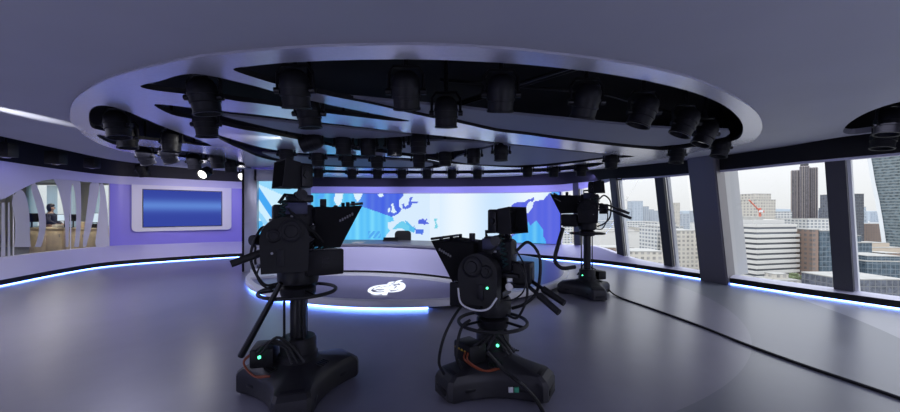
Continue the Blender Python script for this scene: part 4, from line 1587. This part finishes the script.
bands = [
    ('first', [(92, 92), (112, 110), (128, 170), (133, 230), (134, 300), (134, 395), (62, 402), (66, 330), (68, 250), (62, 200), (52, 150), (66, 110)]),
    ('second', [(140, 80), (158, 60), (182, 110), (200, 170), (208, 240), (203, 290), (188, 345), (172, 385), (138, 392), (158, 350), (172, 300), (177, 250), (170, 190), (152, 125)]),
    ('third', [(245, 32), (325, 36), (320, 110), (316, 200), (312, 300), (309, 372), (299, 373), (297, 280), (290, 200), (276, 130), (260, 75)]),
    ('fourth', [(328, 42), (362, 46), (368, 110), (369, 180), (366, 270), (361, 330), (355, 366), (336, 368), (343, 300), (347, 220), (345, 150), (338, 90)]),
    ('fifth', [(412, 60), (452, 62), (444, 130), (430, 200), (414, 270), (400, 320), (390, 354), (378, 356), (380, 300), (388, 240), (398, 160), (406, 100)]),
    ('sixth', [(456, 66), (472, 68), (482, 120), (490, 190), (492, 260), (494, 345), (437, 350), (441, 280), (448, 210), (455, 140)])]
fw = thing('frosted_film_pattern', 'frosted white leaf-shaped bands on the newsroom glass partition', 'glass film', (-9.3, 8.3, 0))
for k, (nm, poly) in enumerate(bands):
    P = crom([Vector((*zc2(x, y), 0)) for x, y in poly], 3, True)
    pts = [left_pt(p.x, min(p.y, 247), .012) - Vector((-9.3, 8.3, 0)) for p in P]
    q = top_at_px(sum(p.x for p in P) / len(P))
    G().slab(pts, (0.97, -0.24, 0), .004).build('frosted_band', 'film', fw, smooth=False)
for px0, px1 in ((1, 4), (7.5, 9)):
    pts = [left_pt(px0, 203, .012), left_pt(px1, 202, .012), left_pt(px1 + .8, 256, .012), left_pt(px0 - .5, 257, .012)]
    G().slab([p - Vector((-9.3, 8.3, 0)) for p in pts], (0.97, -0.24, 0), .004).build('frosted_band', 'film', fw, smooth=False)

# newsroom furniture
def counter(px0, px1, d0, d1, ztop, label):
    a, b = at(px0, HZ, d0), at(px1, HZ, d1)
    v = (b.xy - a.xy)
    L = v.length
    t = thing('wood_counter', label, 'cabinet', ((a.x + b.x) / 2, (a.y + b.y) / 2, 0), atan2(v.y, v.x), 'newsroom counters')
    G().box((0, .25, ztop / 2 - .02), (L, .5, ztop - .04), .005).build('body', 'wood', t)
    G().box((0, .25, ztop - .02), (L + .04, .56, .04), .005).build('worktop', 'wood', t)
    nd = max(2, int(L / .6))
    for k in range(nd):
        x = -L / 2 + L * (k + .5) / nd
        dd = G().box((x, -.008, ztop * .47), (L / nd - .02, .018, ztop * .82), .003).build('door', 'wood', t)
        G().cyl((x + L / nd * .35, -.03, ztop * .7), (x + L / nd * .35, -.03, ztop * .8), .008, seg=8).build('handle', 'chrome', dd)
    return t


counter(30, 63, 11.2, 11.0, .98, 'pale wood counter in the newsroom, left of the two, before the standing person')
counter(66, 108, 11.0, 10.9, .98, 'pale wood counter in the newsroom, right of the two')


def monitor(px, py, d, w, rz, label, on):
    p = at(px, py, d)
    t = thing('desktop_monitor', label, 'monitor', (p.x, p.y, .98), rz, 'newsroom monitors')
    G().box((0, 0, .006), (.24, .18, .012), .004).build('base', 'dark', t)
    G().cyl((0, .03, .01), (0, .03, .24), .02, seg=10).build('stand', 'dark', t)
    G().box((0, 0, .32), (w, .03, w * .62), .006).build('housing', 'dark', t)
    G().box((0, -.017, .32), (w - .03, .003, w * .62 - .03)).build('screen', 'screen_on' if on else 'screen_off', t)


monitor(64, 222, 11.25, .36, .2, 'lit desktop monitor right of the standing person in the newsroom', True)
monitor(72, 222, 11.2, .36, -.2, 'dark desktop monitor between two frosted bands in the newsroom', False)
monitor(97, 221, 11.1, .50, .3, 'lit desktop monitor behind the rightmost frosted bands', True)
monitor(31, 222, 11.4, .46, .3, 'dark desktop monitor at the left of the newsroom counter', False)
for px, w, h, mm, lab in ((54, .14, .10, 'nwall', 'beige box on the newsroom counter left of the lit monitor'), (81, .16, .18, 'wood', 'brown box on the newsroom counter right of the dark monitor'), (92, .18, .12, 'dark', 'dark box on the right part of the newsroom counter')):
    p = at(px, 226, 11.2)
    tag(G().box((p.x, p.y + .1, .98 + h / 2), (w, .2, h), .008).build('storage_box', mm), lab, 'box', 'boxes on the newsroom counter')
for k, (px, d) in enumerate(((15, 10), (45, 10.5), (70, 12.5), (92, 12.5))):
    p = at(px, HZ, d)
    t = thing('ceiling_lamp', 'newsroom ceiling lamp panel, %s from the left' % ORD[k], 'ceiling light', (p.x, p.y, 2.75), 0, 'newsroom ceiling lamps')
    G().box((0, 0, -.02), (1.2, .3, .04), .005).build('frame', 'white', t)
    G().box((0, 0, -.042), (1.12, .22, .006)).build('diffuser', 'lamp_soft', t)

# person standing at the counter
def skin_body(name, verts, edges, radii, m, parent, sub=2):
    me = bpy.data.meshes.new(name)
    me.from_pydata([Vector(v) for v in verts], edges, [])
    o = bpy.data.objects.new(name, me)
    COL.objects.link(o)
    md = o.modifiers.new('Skin', 'SKIN')
    for i, r in enumerate(radii):
        me.skin_vertices[0].data[i].radius = (r, r) if not isinstance(r, tuple) else r
    me.skin_vertices[0].data[0].use_root = True
    md.use_smooth_shade = True
    ss = o.modifiers.new('Sub', 'SUBSURF')
    ss.levels = ss.render_levels = sub
    bpy.context.view_layer.update()
    dg = bpy.context.evaluated_depsgraph_get()
    nm = bpy.data.meshes.new_from_object(o.evaluated_get(dg))
    nm.name = name
    o.modifiers.clear()
    o.data = nm
    nm.materials.clear()
    nm.materials.append(M[m])
    nm.shade_smooth()
    o.parent = parent
    return o


pp = at(50.5, HZ, 12.3)
per = thing('person', 'person in dark clothes standing at the newsroom counter, looking right', 'person', (pp.x, pp.y, 0), radians(25))
V = [(0, 0, .95), (0, 0, 1.12), (0, .01, 1.30), (0, .01, 1.42), (0, 0, 1.50), (.02, 0, 1.60), (.03, 0, 1.68),
     (0, -.17, 1.40), (.06, -.24, 1.16), (.24, -.20, 1.05), (.33, -.17, 1.04), (0, .17, 1.40), (.05, .24, 1.16), (.22, .20, 1.04), (.31, .17, 1.03),
     (0, -.09, .88), (0, -.10, .50), (-.01, -.11, .09), (.12, -.12, .035), (0, .09, .88), (0, .10, .50), (-.01, .11, .09), (.12, .12, .035)]
E = [(0, 1), (1, 2), (2, 3), (3, 4), (4, 5), (5, 6), (3, 7), (7, 8), (8, 9), (9, 10), (3, 11), (11, 12), (12, 13), (13, 14), (0, 15), (15, 16), (16, 17), (17, 18), (0, 19), (19, 20), (20, 21), (21, 22)]
Rr = [(.15, .12), (.135, .11), (.14, .10), (.085, .075), .05, (.078, .09), (.07, .085), .042, .040, .034, .03, .042, .040, .034, .03, .09, .062, .045, .04, .09, .062, .045, .04]
skin_body('body', V, E, Rr, 'skin', per)
Vc = V[:4] + [V[7], V[8], V[9], V[11], V[12], V[13]]
skin_body('jacket', Vc, [(0, 1), (1, 2), (2, 3), (3, 4), (4, 5), (5, 6), (3, 7), (7, 8), (8, 9)], [(.175, .145), (.155, .13), (.18, .14), (.155, .13), .085, .062, .05, .085, .062, .05], 'coat', per)
Vt = [(0, 0, .93), (0, -.09, .86), (0, -.10, .50), (-.01, -.11, .10), (0, .09, .86), (0, .10, .50), (-.01, .11, .10)]
skin_body('trousers', Vt, [(0, 1), (1, 2), (2, 3), (0, 4), (4, 5), (5, 6)], [(.155, .13), .105, .075, .06, .105, .075, .06], 'coat', per)
for s in (-1, 1):
    G().box((.06, s * .115, .035), (.27, .10, .07), .025).build('shoe', 'hair', per)
g = G()
g.lathe([(0, .135), (.06, .12), (.098, .075), (.112, .01), (.108, -.06), (.085, -.12), (.06, -.16)], 20)
for v in g.bm.verts:
    if v.co.x > .02 and v.co.z < .06:
        v.co.x = .02 + (v.co.x - .02) * .25
g.xf(Matrix.Translation((.015, 0, 1.655)))
g.build('hair', 'hair', per)
g = G()
for s in (-1, 1):
    g.cyl((.098, s * .032, 1.645), (.108, s * .032, 1.645), .010, seg=8)
g.build('eyes', 'hair', per)
g = G()
g.box((.112, 0, 1.615), (.03, .022, .045), .008)
g.box((.104, 0, 1.575), (.012, .045, .01), .003)
for s in (-1, 1):
    g.box((.02, s * .088, 1.62), (.03, .014, .055), .006)
g.build('face_features', 'skin', per)
for s in (-1, 1):
    g = G()
    b = Vector((.33, s * .17, 1.04))
    g.box(b + Vector((.035, 0, -.012)), (.085, .075, .028), .01)
    for q in range(4):
        y = b.y - .028 + .019 * q
        ln = (.07, .08, .076, .06)[q]
        g.tube([(b.x + .07, y, b.z - .01), (b.x + .07 + ln * .55, y, b.z - .018), (b.x + .07 + ln, y, b.z - .040)], [.009, .0085, .007], 6)
    g.tube([(b.x + .02, b.y - s * .035, b.z - .012), (b.x + .05, b.y - s * .06, b.z - .025), (b.x + .085, b.y - s * .062, b.z - .035)], [.011, .010, .008], 6)
    g.build('hand', 'skin', per)

# ------------------------------------------------------------------ the city outside
def facade(name, base, glassc, nx, nz, fw=.35, fh=.45, rough=.4, vary=.35):
    """windows in a regular grid, per-wall object coordinates in storeys and bays"""
    m = bpy.data.materials.new(name)
    m.use_nodes = True
    nt = m.node_tree
    b = nt.nodes['Principled BSDF']
    b.inputs['Roughness'].default_value = rough
    tc = nt.nodes.new('ShaderNodeTexCoord')
    sp = nt.nodes.new('ShaderNodeSeparateXYZ')
    nt.links.new(tc.outputs['Object'], sp.inputs[0])

    def math_(op, a, bval):
        n = nt.nodes.new('ShaderNodeMath')
        n.operation = op
        if hasattr(a, 'links'):
            nt.links.new(a, n.inputs[0])
        else:
            n.inputs[0].default_value = a
        if hasattr(bval, 'links'):
            nt.links.new(bval, n.inputs[1])
        else:
            n.inputs[1].default_value = bval
        return n.outputs[0]
    add = math_('ADD', sp.outputs['X'], sp.outputs['Y'])
    u = math_('FRACT', math_('MULTIPLY', add, nx), 0)
    v = math_('FRACT', math_('MULTIPLY', sp.outputs['Z'], nz), 0)
    wu = math_('GREATER_THAN', u, fw)
    wv = math_('GREATER_THAN', v, fh)
    w = math_('MULTIPLY', wu, wv)
    mx = nt.nodes.new('ShaderNodeMix')
    mx.data_type = 'RGBA'
    mx.inputs[6].default_value = (*base, 1)
    nt.links.new(w, mx.inputs[0])
    nz_ = nt.nodes.new('ShaderNodeTexNoise')
    nz_.inputs['Scale'].default_value = .35
    nz_.inputs['Detail'].default_value = 6
    nt.links.new(tc.outputs['Object'], nz_.inputs['Vector'])
    rp = nt.nodes.new('ShaderNodeValToRGB')
    rp.color_ramp.elements[0].position = .35
    rp.color_ramp.elements[1].position = .65
    rp.color_ramp.elements[0].color = tuple(c * (1 - vary) for c in glassc) + (1,)
    rp.color_ramp.elements[1].color = tuple(c * (1 + vary) for c in glassc) + (1,)
    nt.links.new(nz_.outputs['Fac'], rp.inputs['Fac'])
    nt.links.new(rp.outputs['Color'], mx.inputs[7])
    nt.links.new(mx.outputs[2], b.inputs['Base Color'])
    return m


GZ = -50.0
M['fac_white'] = facade('facade_white', (.56, .56, .55), (.20, .22, .25), .22, .28)
M['fac_cream'] = facade('facade_cream', (.50, .47, .42), (.28, .27, .26), .25, .28, .45, .45)
M['fac_brick'] = facade('facade_brick', (.24, .17, .14), (.14, .13, .13), .25, .28, .5, .45)
M['fac_blue'] = facade('facade_blue_glass', (.17, .20, .23), (.06, .09, .12), .35, .27, .10, .12, .2)
M['fac_dark'] = facade('facade_dark_glass', (.15, .155, .17), (.09, .10, .13), .30, .25, .16, .15, .25)
M['fac_tower'] = facade('facade_tower', (.30, .26, .25), (.14, .13, .15), .30, .9, .35, .12, .3)
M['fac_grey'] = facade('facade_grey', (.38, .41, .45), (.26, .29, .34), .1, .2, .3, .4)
M['fac_hazy'] = facade('facade_hazy', (.40, .44, .50), (.31, .36, .42), .08, .15, .3, .35)  # distance haze is put into the pale colour of far facades
M['fac_walkie'] = facade('facade_striped_glass', (.22, .25, .26), (.10, .13, .15), .02, .25, .0, .28, .25, .5)
M['concrete'] = mat('white_concrete', (.56, .55, .53, 1), .6)
M['roofgrey'] = mat('roof_grey', (.34, .335, .32, 1), .8, noise=.15, nscale=.2)
M['glassband'] = mat('dark_window_band', (.12, .13, .15, 1), .2)
M['sand'] = mat('sandstone', (.45, .38, .31, 1), .7)
M['finwhite'] = mat('white_fin', (.70, .72, .74, 1), .5)
M['cityground'] = mat('city_ground', (.25, .25, .24, 1), .9, noise=.45, nscale=.04)
M['craneR'] = mat('crane_red', (.6, .15, .10, 1), .5)
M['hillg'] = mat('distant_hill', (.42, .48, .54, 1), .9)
M['copper'] = mat('leafy', (.14, .17, .09, 1), .9, noise=.3, nscale=.3)


def bld(px0, px1, pyt, d, m, label, depth=None, turn=0.0, name='office_building', zb=GZ, roof='roofgrey', setback=None, group='city buildings outside the windows'):
    a, b = at(px0, pyt, d), at(px1, pyt, d)
    w = b.x - a.x
    dp = depth or w * .7
    h = a.z - zb
    t = thing(name, label, 'building', ((a.x + b.x) / 2, d + dp / 2, zb), turn, group)
    G().box((0, 0, h / 2), (w, dp, h)).build('walls', m, t)
    G().box((0, 0, h + .3), (w + .4, dp + .4, .6)).build('roof', roof, t)
    if setback:
        k, hh = setback
        s = G().box((0, 0, h + .6 + hh / 2), (w * k, dp * k, hh)).build('roof_storey', m, t)
        G().box((0, 0, h + .6 + hh + .2), (w * k + .3, dp * k + .3, .4)).build('storey_roof', roof, s)
    return t


cg = G().box((250, 1200, GZ - .5), (3200, 2300, 1.0)).build('ground_city', 'cityground')
struct(cg)
# white banded block: floor slabs as separate ledges
d = 265
a, b = at(746, 224, d), at(804, 224, d)
t = thing('banded_building', 'broad white office block with strong horizontal balcony bands outside the right window', 'building', ((a.x + b.x) / 2, d + 14, GZ), radians(14), 'city buildings outside the windows')
w, h = b.x - a.x, a.z - GZ
G().box((0, 0, h / 2), (w - 3, 25, h)).build('walls', 'glassband', t)
for k in range(11):
    z = h - 1.2 - k * 3.9
    s = 2.2 if k < 2 else 0
    G().box((0, 0, z), (w - s, 28 - s, 2.3), .1, seg=1).build('floor_band', 'concrete', t)
G().box((2, 2, h + 1.5), (w * .75, 16, 3)).build('plant_room', 'concrete', t)
G().box((-6, 2, h + 4), (w * .3, 10, 3)).build('plant_room', 'roofgrey', t)
# twin-chamfered dark tower
d = 600
a, b = at(798, 165, d), at(828.5, 165, d)
w, h = b.x - a.x, a.z - GZ
t = thing('tower', 'tall dark brown three-part tower outside the right window', 'building', ((a.x + b.x) / 2, d + 15, GZ), -radians(45), 'city buildings outside the windows')
for k, (cx, ww, hh, dy) in enumerate(((-w * .22, w * .22, h - 6, 3), (0.0, w * .24, h, 0), (w * .21, w * .21, h - 3, 4))):
    s = G().box((cx, dy, hh / 2), (ww, 20, hh), 2.0, seg=2).build('shaft', 'fac_tower', t, smooth=False)
    for q in range(4):
        G().box((cx - ww * .32 + ww * .21 * q, dy - 10.2, hh / 2), (.7, 1.0, hh - 4)).build('mullion', 'mullion', s)
G().box((0, 0, h + 2), (w * .2, 14, 4), 1.0).build('crown', 'mullion', t)
# the tower that flares towards its top, with white edge fins
d = 480
prof = [(157, 869, 933), (150, 868.5, 935), (165, 870.5, 932), (180, 873, 929), (200, 877.5, 924), (220, 881, 920), (240, 884, 917), (262, 885, 916)]
prof = sorted(prof)
t = thing('flared_tower', 'glass tower flaring wider towards the top with white curved edges at the photo\'s right', 'building', (at(898, 240, d).x, d, GZ), -radians(52), 'city buildings outside the windows')
ox = at(898, 240, d).x
rows = [((at(x0, y, d).x - ox) * .625, (at(x1, y, d).x - ox) * .625, at(x0, y, d).z - GZ) for y, x0, x1 in [(120, 866, 939)] + prof[1:]]
rows.append((rows[-1][0], rows[-1][1], 0.0))
g = G()
vs = loft(g, [[Vector((x0, -8, z)), Vector(((x0 + x1) / 2, -16, z)), Vector((x1, -8, z)), Vector((x1, 22, z)), Vector((x0, 22, z))] for x0, x1, z in rows])
g.bm.faces.new(vs[0])
g.build('glazed_body', 'fac_walkie', t, smooth=False)
for s in (0, 1):
    g = G()
    vs = loft(g, [[Vector((r[s] - 2.2, -9.5, r[2])), Vector((r[s] + 1.6, -11.0, r[2])), Vector((r[s] + 1.6, 18, r[2])), Vector((r[s] - 2.2, 18, r[2]))] for r in rows])
    g.bm.faces.new(vs[0])
    g.build('edge_fin', 'finwhite', t, smooth=False)
# others seen through the right windows
bld(751, 776, 200, 430, 'fac_cream', 'cream office block with a stepped grey top behind the banded block', 30, .2, setback=(.8, 7), zb=GZ)
bld(776, 792, 212, 520, 'fac_white', 'low white office between the cream block and the dark tower', 25)
bld(812.5, 818.5, 230, 262, 'fac_brick', 'red brown brick block right of the banded white block', 40)
bld(819.5, 838, 231, 262, 'fac_blue', 'blue glass block cut by the dark window post', 30)
bld(808, 832, 219, 420, 'fac_white', 'long white block under the dark tower', 20)
bld(781, 808, 219, 450, 'fac_white', 'pale flat roofed block before the dark tower', 25)
bld(845, 864, 194, 520, 'fac_dark', 'dark square office tower left of the flared tower', 35, .1)
bld(856, 866, 207, 620, 'fac_hazy', 'thin pale tower far behind the dark square one', 25)
bld(834, 845, 208, 720, 'fac_dark', 'small dark tower hidden partly by the window post', 30)
bld(846, 872, 243, 300, 'fac_blue', 'blue glass slab below the dark square tower', 34, setback=(.7, 5))
bld(872, 912, 262, 250, 'fac_blue', 'stepped blue glass block at the lower right of the right window', 30, -.12, setback=(.8, 3))
bld(868, 905, 248, 370, 'sand', 'sandstone roofs at the foot of the flared tower', 34, setback=(.6, 4))
bld(846, 905, 280, 205, 'fac_dark', 'low dark roof nearest to the right window pane', 26)
bld(752, 770, 284, 215, 'fac_brick', 'low brown brick roof under the banded block beside the column', 18)
bld(772, 800, 281, 228, 'fac_cream', 'low cream terrace at the foot of the banded block', 14, setback=(.5, 3))
bld(864, 884, 224, 560, 'fac_brick', 'brown block between the dark square tower and the flared tower', 26)
bld(886, 910, 258, 300, 'fac_brick', 'brown stepped roofs before the sandstone ones', 20, setback=(.7, 3))
# seen through the left windows
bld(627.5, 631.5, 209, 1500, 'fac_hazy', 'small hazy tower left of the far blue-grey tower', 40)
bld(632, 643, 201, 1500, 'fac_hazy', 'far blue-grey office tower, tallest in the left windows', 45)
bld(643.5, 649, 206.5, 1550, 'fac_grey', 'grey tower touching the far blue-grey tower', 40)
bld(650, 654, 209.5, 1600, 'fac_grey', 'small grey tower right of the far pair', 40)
bld(674.5, 680, 203, 900, 'fac_cream', 'slim cream tower right of the dark window post', 22)
bld(681, 690, 214, 1000, 'fac_grey', 'low grey block beside the slim cream tower', 40)
bld(625, 662, 222, 620, 'fac_white', 'long low white block in the middle of the left windows', 50)
bld(598, 626, 221, 760, 'fac_grey', 'grey slate roofed block behind the far camera', 50)
bld(569, 600, 223, 560, 'fac_cream', 'cream terrace left of the far camera\'s column', 40)
bld(600, 640, 232, 420, 'concrete', 'flat white roof shed in the left windows', 40, setback=(.8, 2))
bld(641, 662, 228, 430, 'fac_cream', 'cream block in the middle left window, behind the white flats', 30)
bld(655, 683, 227, 330, 'fac_white', 'white apartment block with a window grid left of the column', 26, .1, setback=(.7, 3))
bld(676, 702, 231, 300, 'fac_cream', 'cream apartment block next to the column', 22, .1)
bld(598, 634, 248, 290, 'fac_brick', 'brick terrace low in the left windows', 20)
bld(566, 598, 246, 330, 'fac_brick', 'brick block under the cream terrace behind the far camera', 20)
bld(630, 664, 252, 240, 'fac_cream', 'cream mansion block with a parapet at the bottom of the left windows', 20)
bld(540, 572, 226, 500, 'fac_white', 'white block hidden mostly by the video wall end', 30)
# hazy skyline blocks at the horizon
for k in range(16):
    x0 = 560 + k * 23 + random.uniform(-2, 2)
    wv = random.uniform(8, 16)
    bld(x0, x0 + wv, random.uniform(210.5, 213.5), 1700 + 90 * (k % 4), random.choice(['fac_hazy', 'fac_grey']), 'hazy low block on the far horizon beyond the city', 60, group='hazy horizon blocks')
# distant hill
hp = [(at(x, y, 2250).x, at(x, y, 2250).z) for x, y in ((540, 214), (600, 211.5), (660, 211), (720, 210.5), (765, 208.8), (800, 209.5), (860, 211), (950, 211.5), (1060, 214))]
hp = crom([Vector((x, z, 0)) for x, z in hp], 6)
g = G()
g.surf([[Vector((p.x, 2250, GZ)), Vector((p.x, 2250, p.y)), Vector((p.x, 2300, p.y + 1)), Vector((p.x, 2340, GZ))] for p in hp])
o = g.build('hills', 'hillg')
struct(o)
# cranes
def crane(px, py0, py1, d, jx, m, label):
    p = at(px, py0, d)
    q = at(px, py1, d)
    t = thing('tower_crane', label, 'crane', (p.x, d, q.z), 0)
    H_ = p.z - q.z
    G().box((0, 0, H_ / 2), (1.3, 1.3, H_)).build('mast', m, t)
    j = at(jx[0], jx[1], d)
    G().tube([(0, 0, H_ * .8), (j.x - p.x, 0, j.z - q.z)], .6, 6).build('jib', m, t)
    G().box((-(j.x - p.x) * .12, 0, H_ * .78), (4, 2, 2)).build('counterweight', m, t)
    G().box((0, -1, H_ * .8), (2.2, 2.2, 2.2)).build('cab', 'white', t)


crane(760, 208, 224, 330, (749, 200), 'craneR', 'red luffing crane before the cream stepped block')
crane(627, 196, 214, 900, (638, 181), 'concrete', 'thin pale crane with a raised jib in the left window')
# trees along the embankment strip under the banded block
for k, (px, py, d) in enumerate(((806, 279, 250), (817, 281, 243), (828, 283, 236), (794, 279, 247))):
    p = at(px, py, d)
    t = thing('tree', 'bare-brown street tree at the foot of the buildings, %s along the street' % ORD[k], 'tree', (p.x, p.y, GZ), 0, 'street trees')
    hh = p.z - GZ + 3
    G().cyl((0, 0, 0), (0, 0, hh * .6), .4, .25, 8).build('trunk', 'sand', t)
    g = G()
    bmesh.ops.create_icosphere(g.bm, subdivisions=3, radius=1)
    for v in g.bm.verts:
        nn_ = 1 + .25 * sin(v.co.x * 9 + k) * sin(v.co.y * 8) + .2 * sin(v.co.z * 11)
        v.co = Vector((v.co.x * 2.9 * nn_, v.co.y * 2.9 * nn_, hh * .75 + v.co.z * 3.4 * nn_))
    g.build('crown', 'copper', t)

# ------------------------------------------------------------------ daylight, lamps, camera
w = bpy.data.worlds.new('overcast')
SC.world = w
w.use_nodes = True
nt = w.node_tree
bg = nt.nodes['Background']
tc = nt.nodes.new('ShaderNodeTexCoord')
sp = nt.nodes.new('ShaderNodeSeparateXYZ')
rp = nt.nodes.new('ShaderNodeValToRGB')
rp.color_ramp.elements[0].position = 0.48
rp.color_ramp.elements[0].color = (.60, .64, .70, 1)
rp.color_ramp.elements[1].position = 0.75
rp.color_ramp.elements[1].color = (2.0, 2.1, 2.25, 1)
x = rp.color_ramp.elements.new(0.505)
x.color = (.78, .79, .79, 1)
x = rp.color_ramp.elements.new(0.60)
x.color = (1.0, 1.03, 1.08, 1)
mr = nt.nodes.new('ShaderNodeMapRange')
mr.inputs['From Min'].default_value = -1
nzw = nt.nodes.new('ShaderNodeTexNoise')
nzw.inputs['Scale'].default_value = 5
nzw.inputs['Detail'].default_value = 6
mp = nt.nodes.new('ShaderNodeMapping')
mp.inputs['Scale'].default_value = (1, 1, 3.5)
mxw = nt.nodes.new('ShaderNodeMix')
mxw.data_type = 'RGBA'
mxw.blend_type = 'OVERLAY'
mxw.inputs[0].default_value = .15
nt.links.new(tc.outputs['Generated'], sp.inputs[0])
nt.links.new(tc.outputs['Generated'], mp.inputs[0])
nt.links.new(mp.outputs[0], nzw.inputs['Vector'])
nt.links.new(sp.outputs['Z'], mr.inputs['Value'])
nt.links.new(mr.outputs['Result'], rp.inputs['Fac'])
nt.links.new(rp.outputs['Color'], mxw.inputs[6])
nt.links.new(nzw.outputs['Fac'], mxw.inputs[7])
nt.links.new(mxw.outputs[2], bg.inputs['Color'])
bg.inputs['Strength'].default_value = 1.15


def lamp(name, kind, loc, energy, color, target=None, **kw):
    L = bpy.data.lights.new(name, kind)
    L.energy = energy
    L.color = color
    for k, v in kw.items():
        setattr(L, k, v)
    o = bpy.data.objects.new(name, L)
    COL.objects.link(o)
    o.location = loc
    if target is not None:
        o.rotation_euler = (Vector(target) - Vector(loc)).to_track_quat('-Z', 'Y').to_euler()
    return o


lamp('city_sun', 'SUN', (0, 0, 100), .8, (1, .98, .95), target=(60, 120, 0), angle=radians(25))
# purple wash from the coves above the walls
washes = [(-8.2, 7.9, 2.44), (-7.4, 9.5, 2.44), (-5.9, 10.6, 2.44), (-3.2, 11.5, 2.52), (-.6, 11.6, 2.52), (1.8, 11.3, 2.52), (3.1, 10.4, 2.52)]
for k, p in enumerate(washes):
    q = (p[0] * 1.06, p[1] * 1.05, 1.9)
    o_ = lamp('cove_wash', 'AREA', p, 3 if k == 0 else 10 if k == 1 else 15, (.36, .33, 1.0), target=q, size=2.2)
    o_.data.shape = 'RECTANGLE'
    o_.data.size_y = .10
# presenters' key lights from the grid on the desk and platform
for k, (x_, y_) in enumerate(((-2.6, 5.4), (-.8, 5.2), (1.0, 5.0))):
    lamp('key_light', 'SPOT', (x_, y_, 2.3), 110, (.86, .88, 1.0), target=(x_ * .6 - .5, 7.6, .5), spot_size=radians(75), spot_blend=.8, shadow_soft_size=.12)
# added soft fill under the ceiling, standing for no real lamps
for x_, y_, e in ((-4.5, -1.5, 70), (3.5, -1.5, 60), (-5.6, 3.6, 50), (-5.6, 6.2, 45), (4.6, 3.6, 30)):
    lamp('added_fill', 'AREA', (x_, y_, 2.55), e, (.74, .74, 1.0), target=(x_, y_, 0), size=1.6)
# sideways beam on the disc and the grazing streak on the ceiling
bl = beam_l.location
lamp('beam', 'SPOT', (bl.x - .17, bl.y, 2.47), 150, (1, .98, .95), target=(bl.x - .9, bl.y + .02, 2.57), spot_size=radians(34), spot_blend=.6, shadow_soft_size=.04)
lamp('ceiling_graze', 'SPOT', (-4.95, 2.6, 2.15), 700, (.95, .96, 1.0), target=(-4.96, 4.1, 2.6), spot_size=radians(12), spot_blend=.9, shadow_soft_size=.03)
for px, py in ((204, 176),):
    p = at(px, py, 7.6)
    lamp('small_spot', 'SPOT', p, 12, (1, .96, .88), target=(p.x + 1, p.y - 3, 0), spot_size=radians(70), spot_blend=.5, shadow_soft_size=.05)

# wall wash on the framed screen, and unseen fill added behind the viewpoint to brighten the ceiling
for p, q in (((-5.9, 8.0, 2.34), (-8.5, 10.6, 1.1)), ((-5.2, 8.6, 2.34), (-7.3, 11.4, 1.1)), ((-6.4, 6.6, 2.34), (-9.2, 8.6, .7)), ((-6.4, 4.6, 2.34), (-8.8, 6.2, .7))):
    lamp('wall_wash', 'SPOT', p, 72 if p[1] < 7 else 108, (1.0, .93, .86), target=q, spot_size=radians(85), spot_blend=1.0, shadow_soft_size=.15)
for x_, y_, e in ((-3.0, -1.6, 30), (3.0, -1.6, 30)):
    lamp('added_upfill', 'AREA', (x_, y_, .25), e, (.78, .80, 1.0), target=(x_ * .9, y_ + 1.2, 2.6), size=1.0)

cam = bpy.data.cameras.new('photo_camera')
co_ = bpy.data.objects.new('photo_camera', cam)
COL.objects.link(co_)
co_.location = (0, 0, EYE)
co_.rotation_euler = (radians(90), 0, 0)
cam.sensor_width = 36.0
cam.lens = F * 36.0 / 900.0
cam.shift_y = (HZ - 206.0) / 900.0
cam.clip_start = 0.05
cam.clip_end = 5000
SC.camera = co_
SC.view_settings.view_transform = 'Standard'
SC.view_settings.look = 'None'
SC.view_settings.gamma = 1.0
SC.view_settings.use_curve_mapping = False
SC.view_settings.exposure = 0.0
SC.cycles.use_denoising = True
SC.cycles.max_bounces = 8
SC.cycles.transparent_max_bounces = 16
SC.cycles.caustics_reflective = False
SC.cycles.sample_clamp_indirect = 6.0
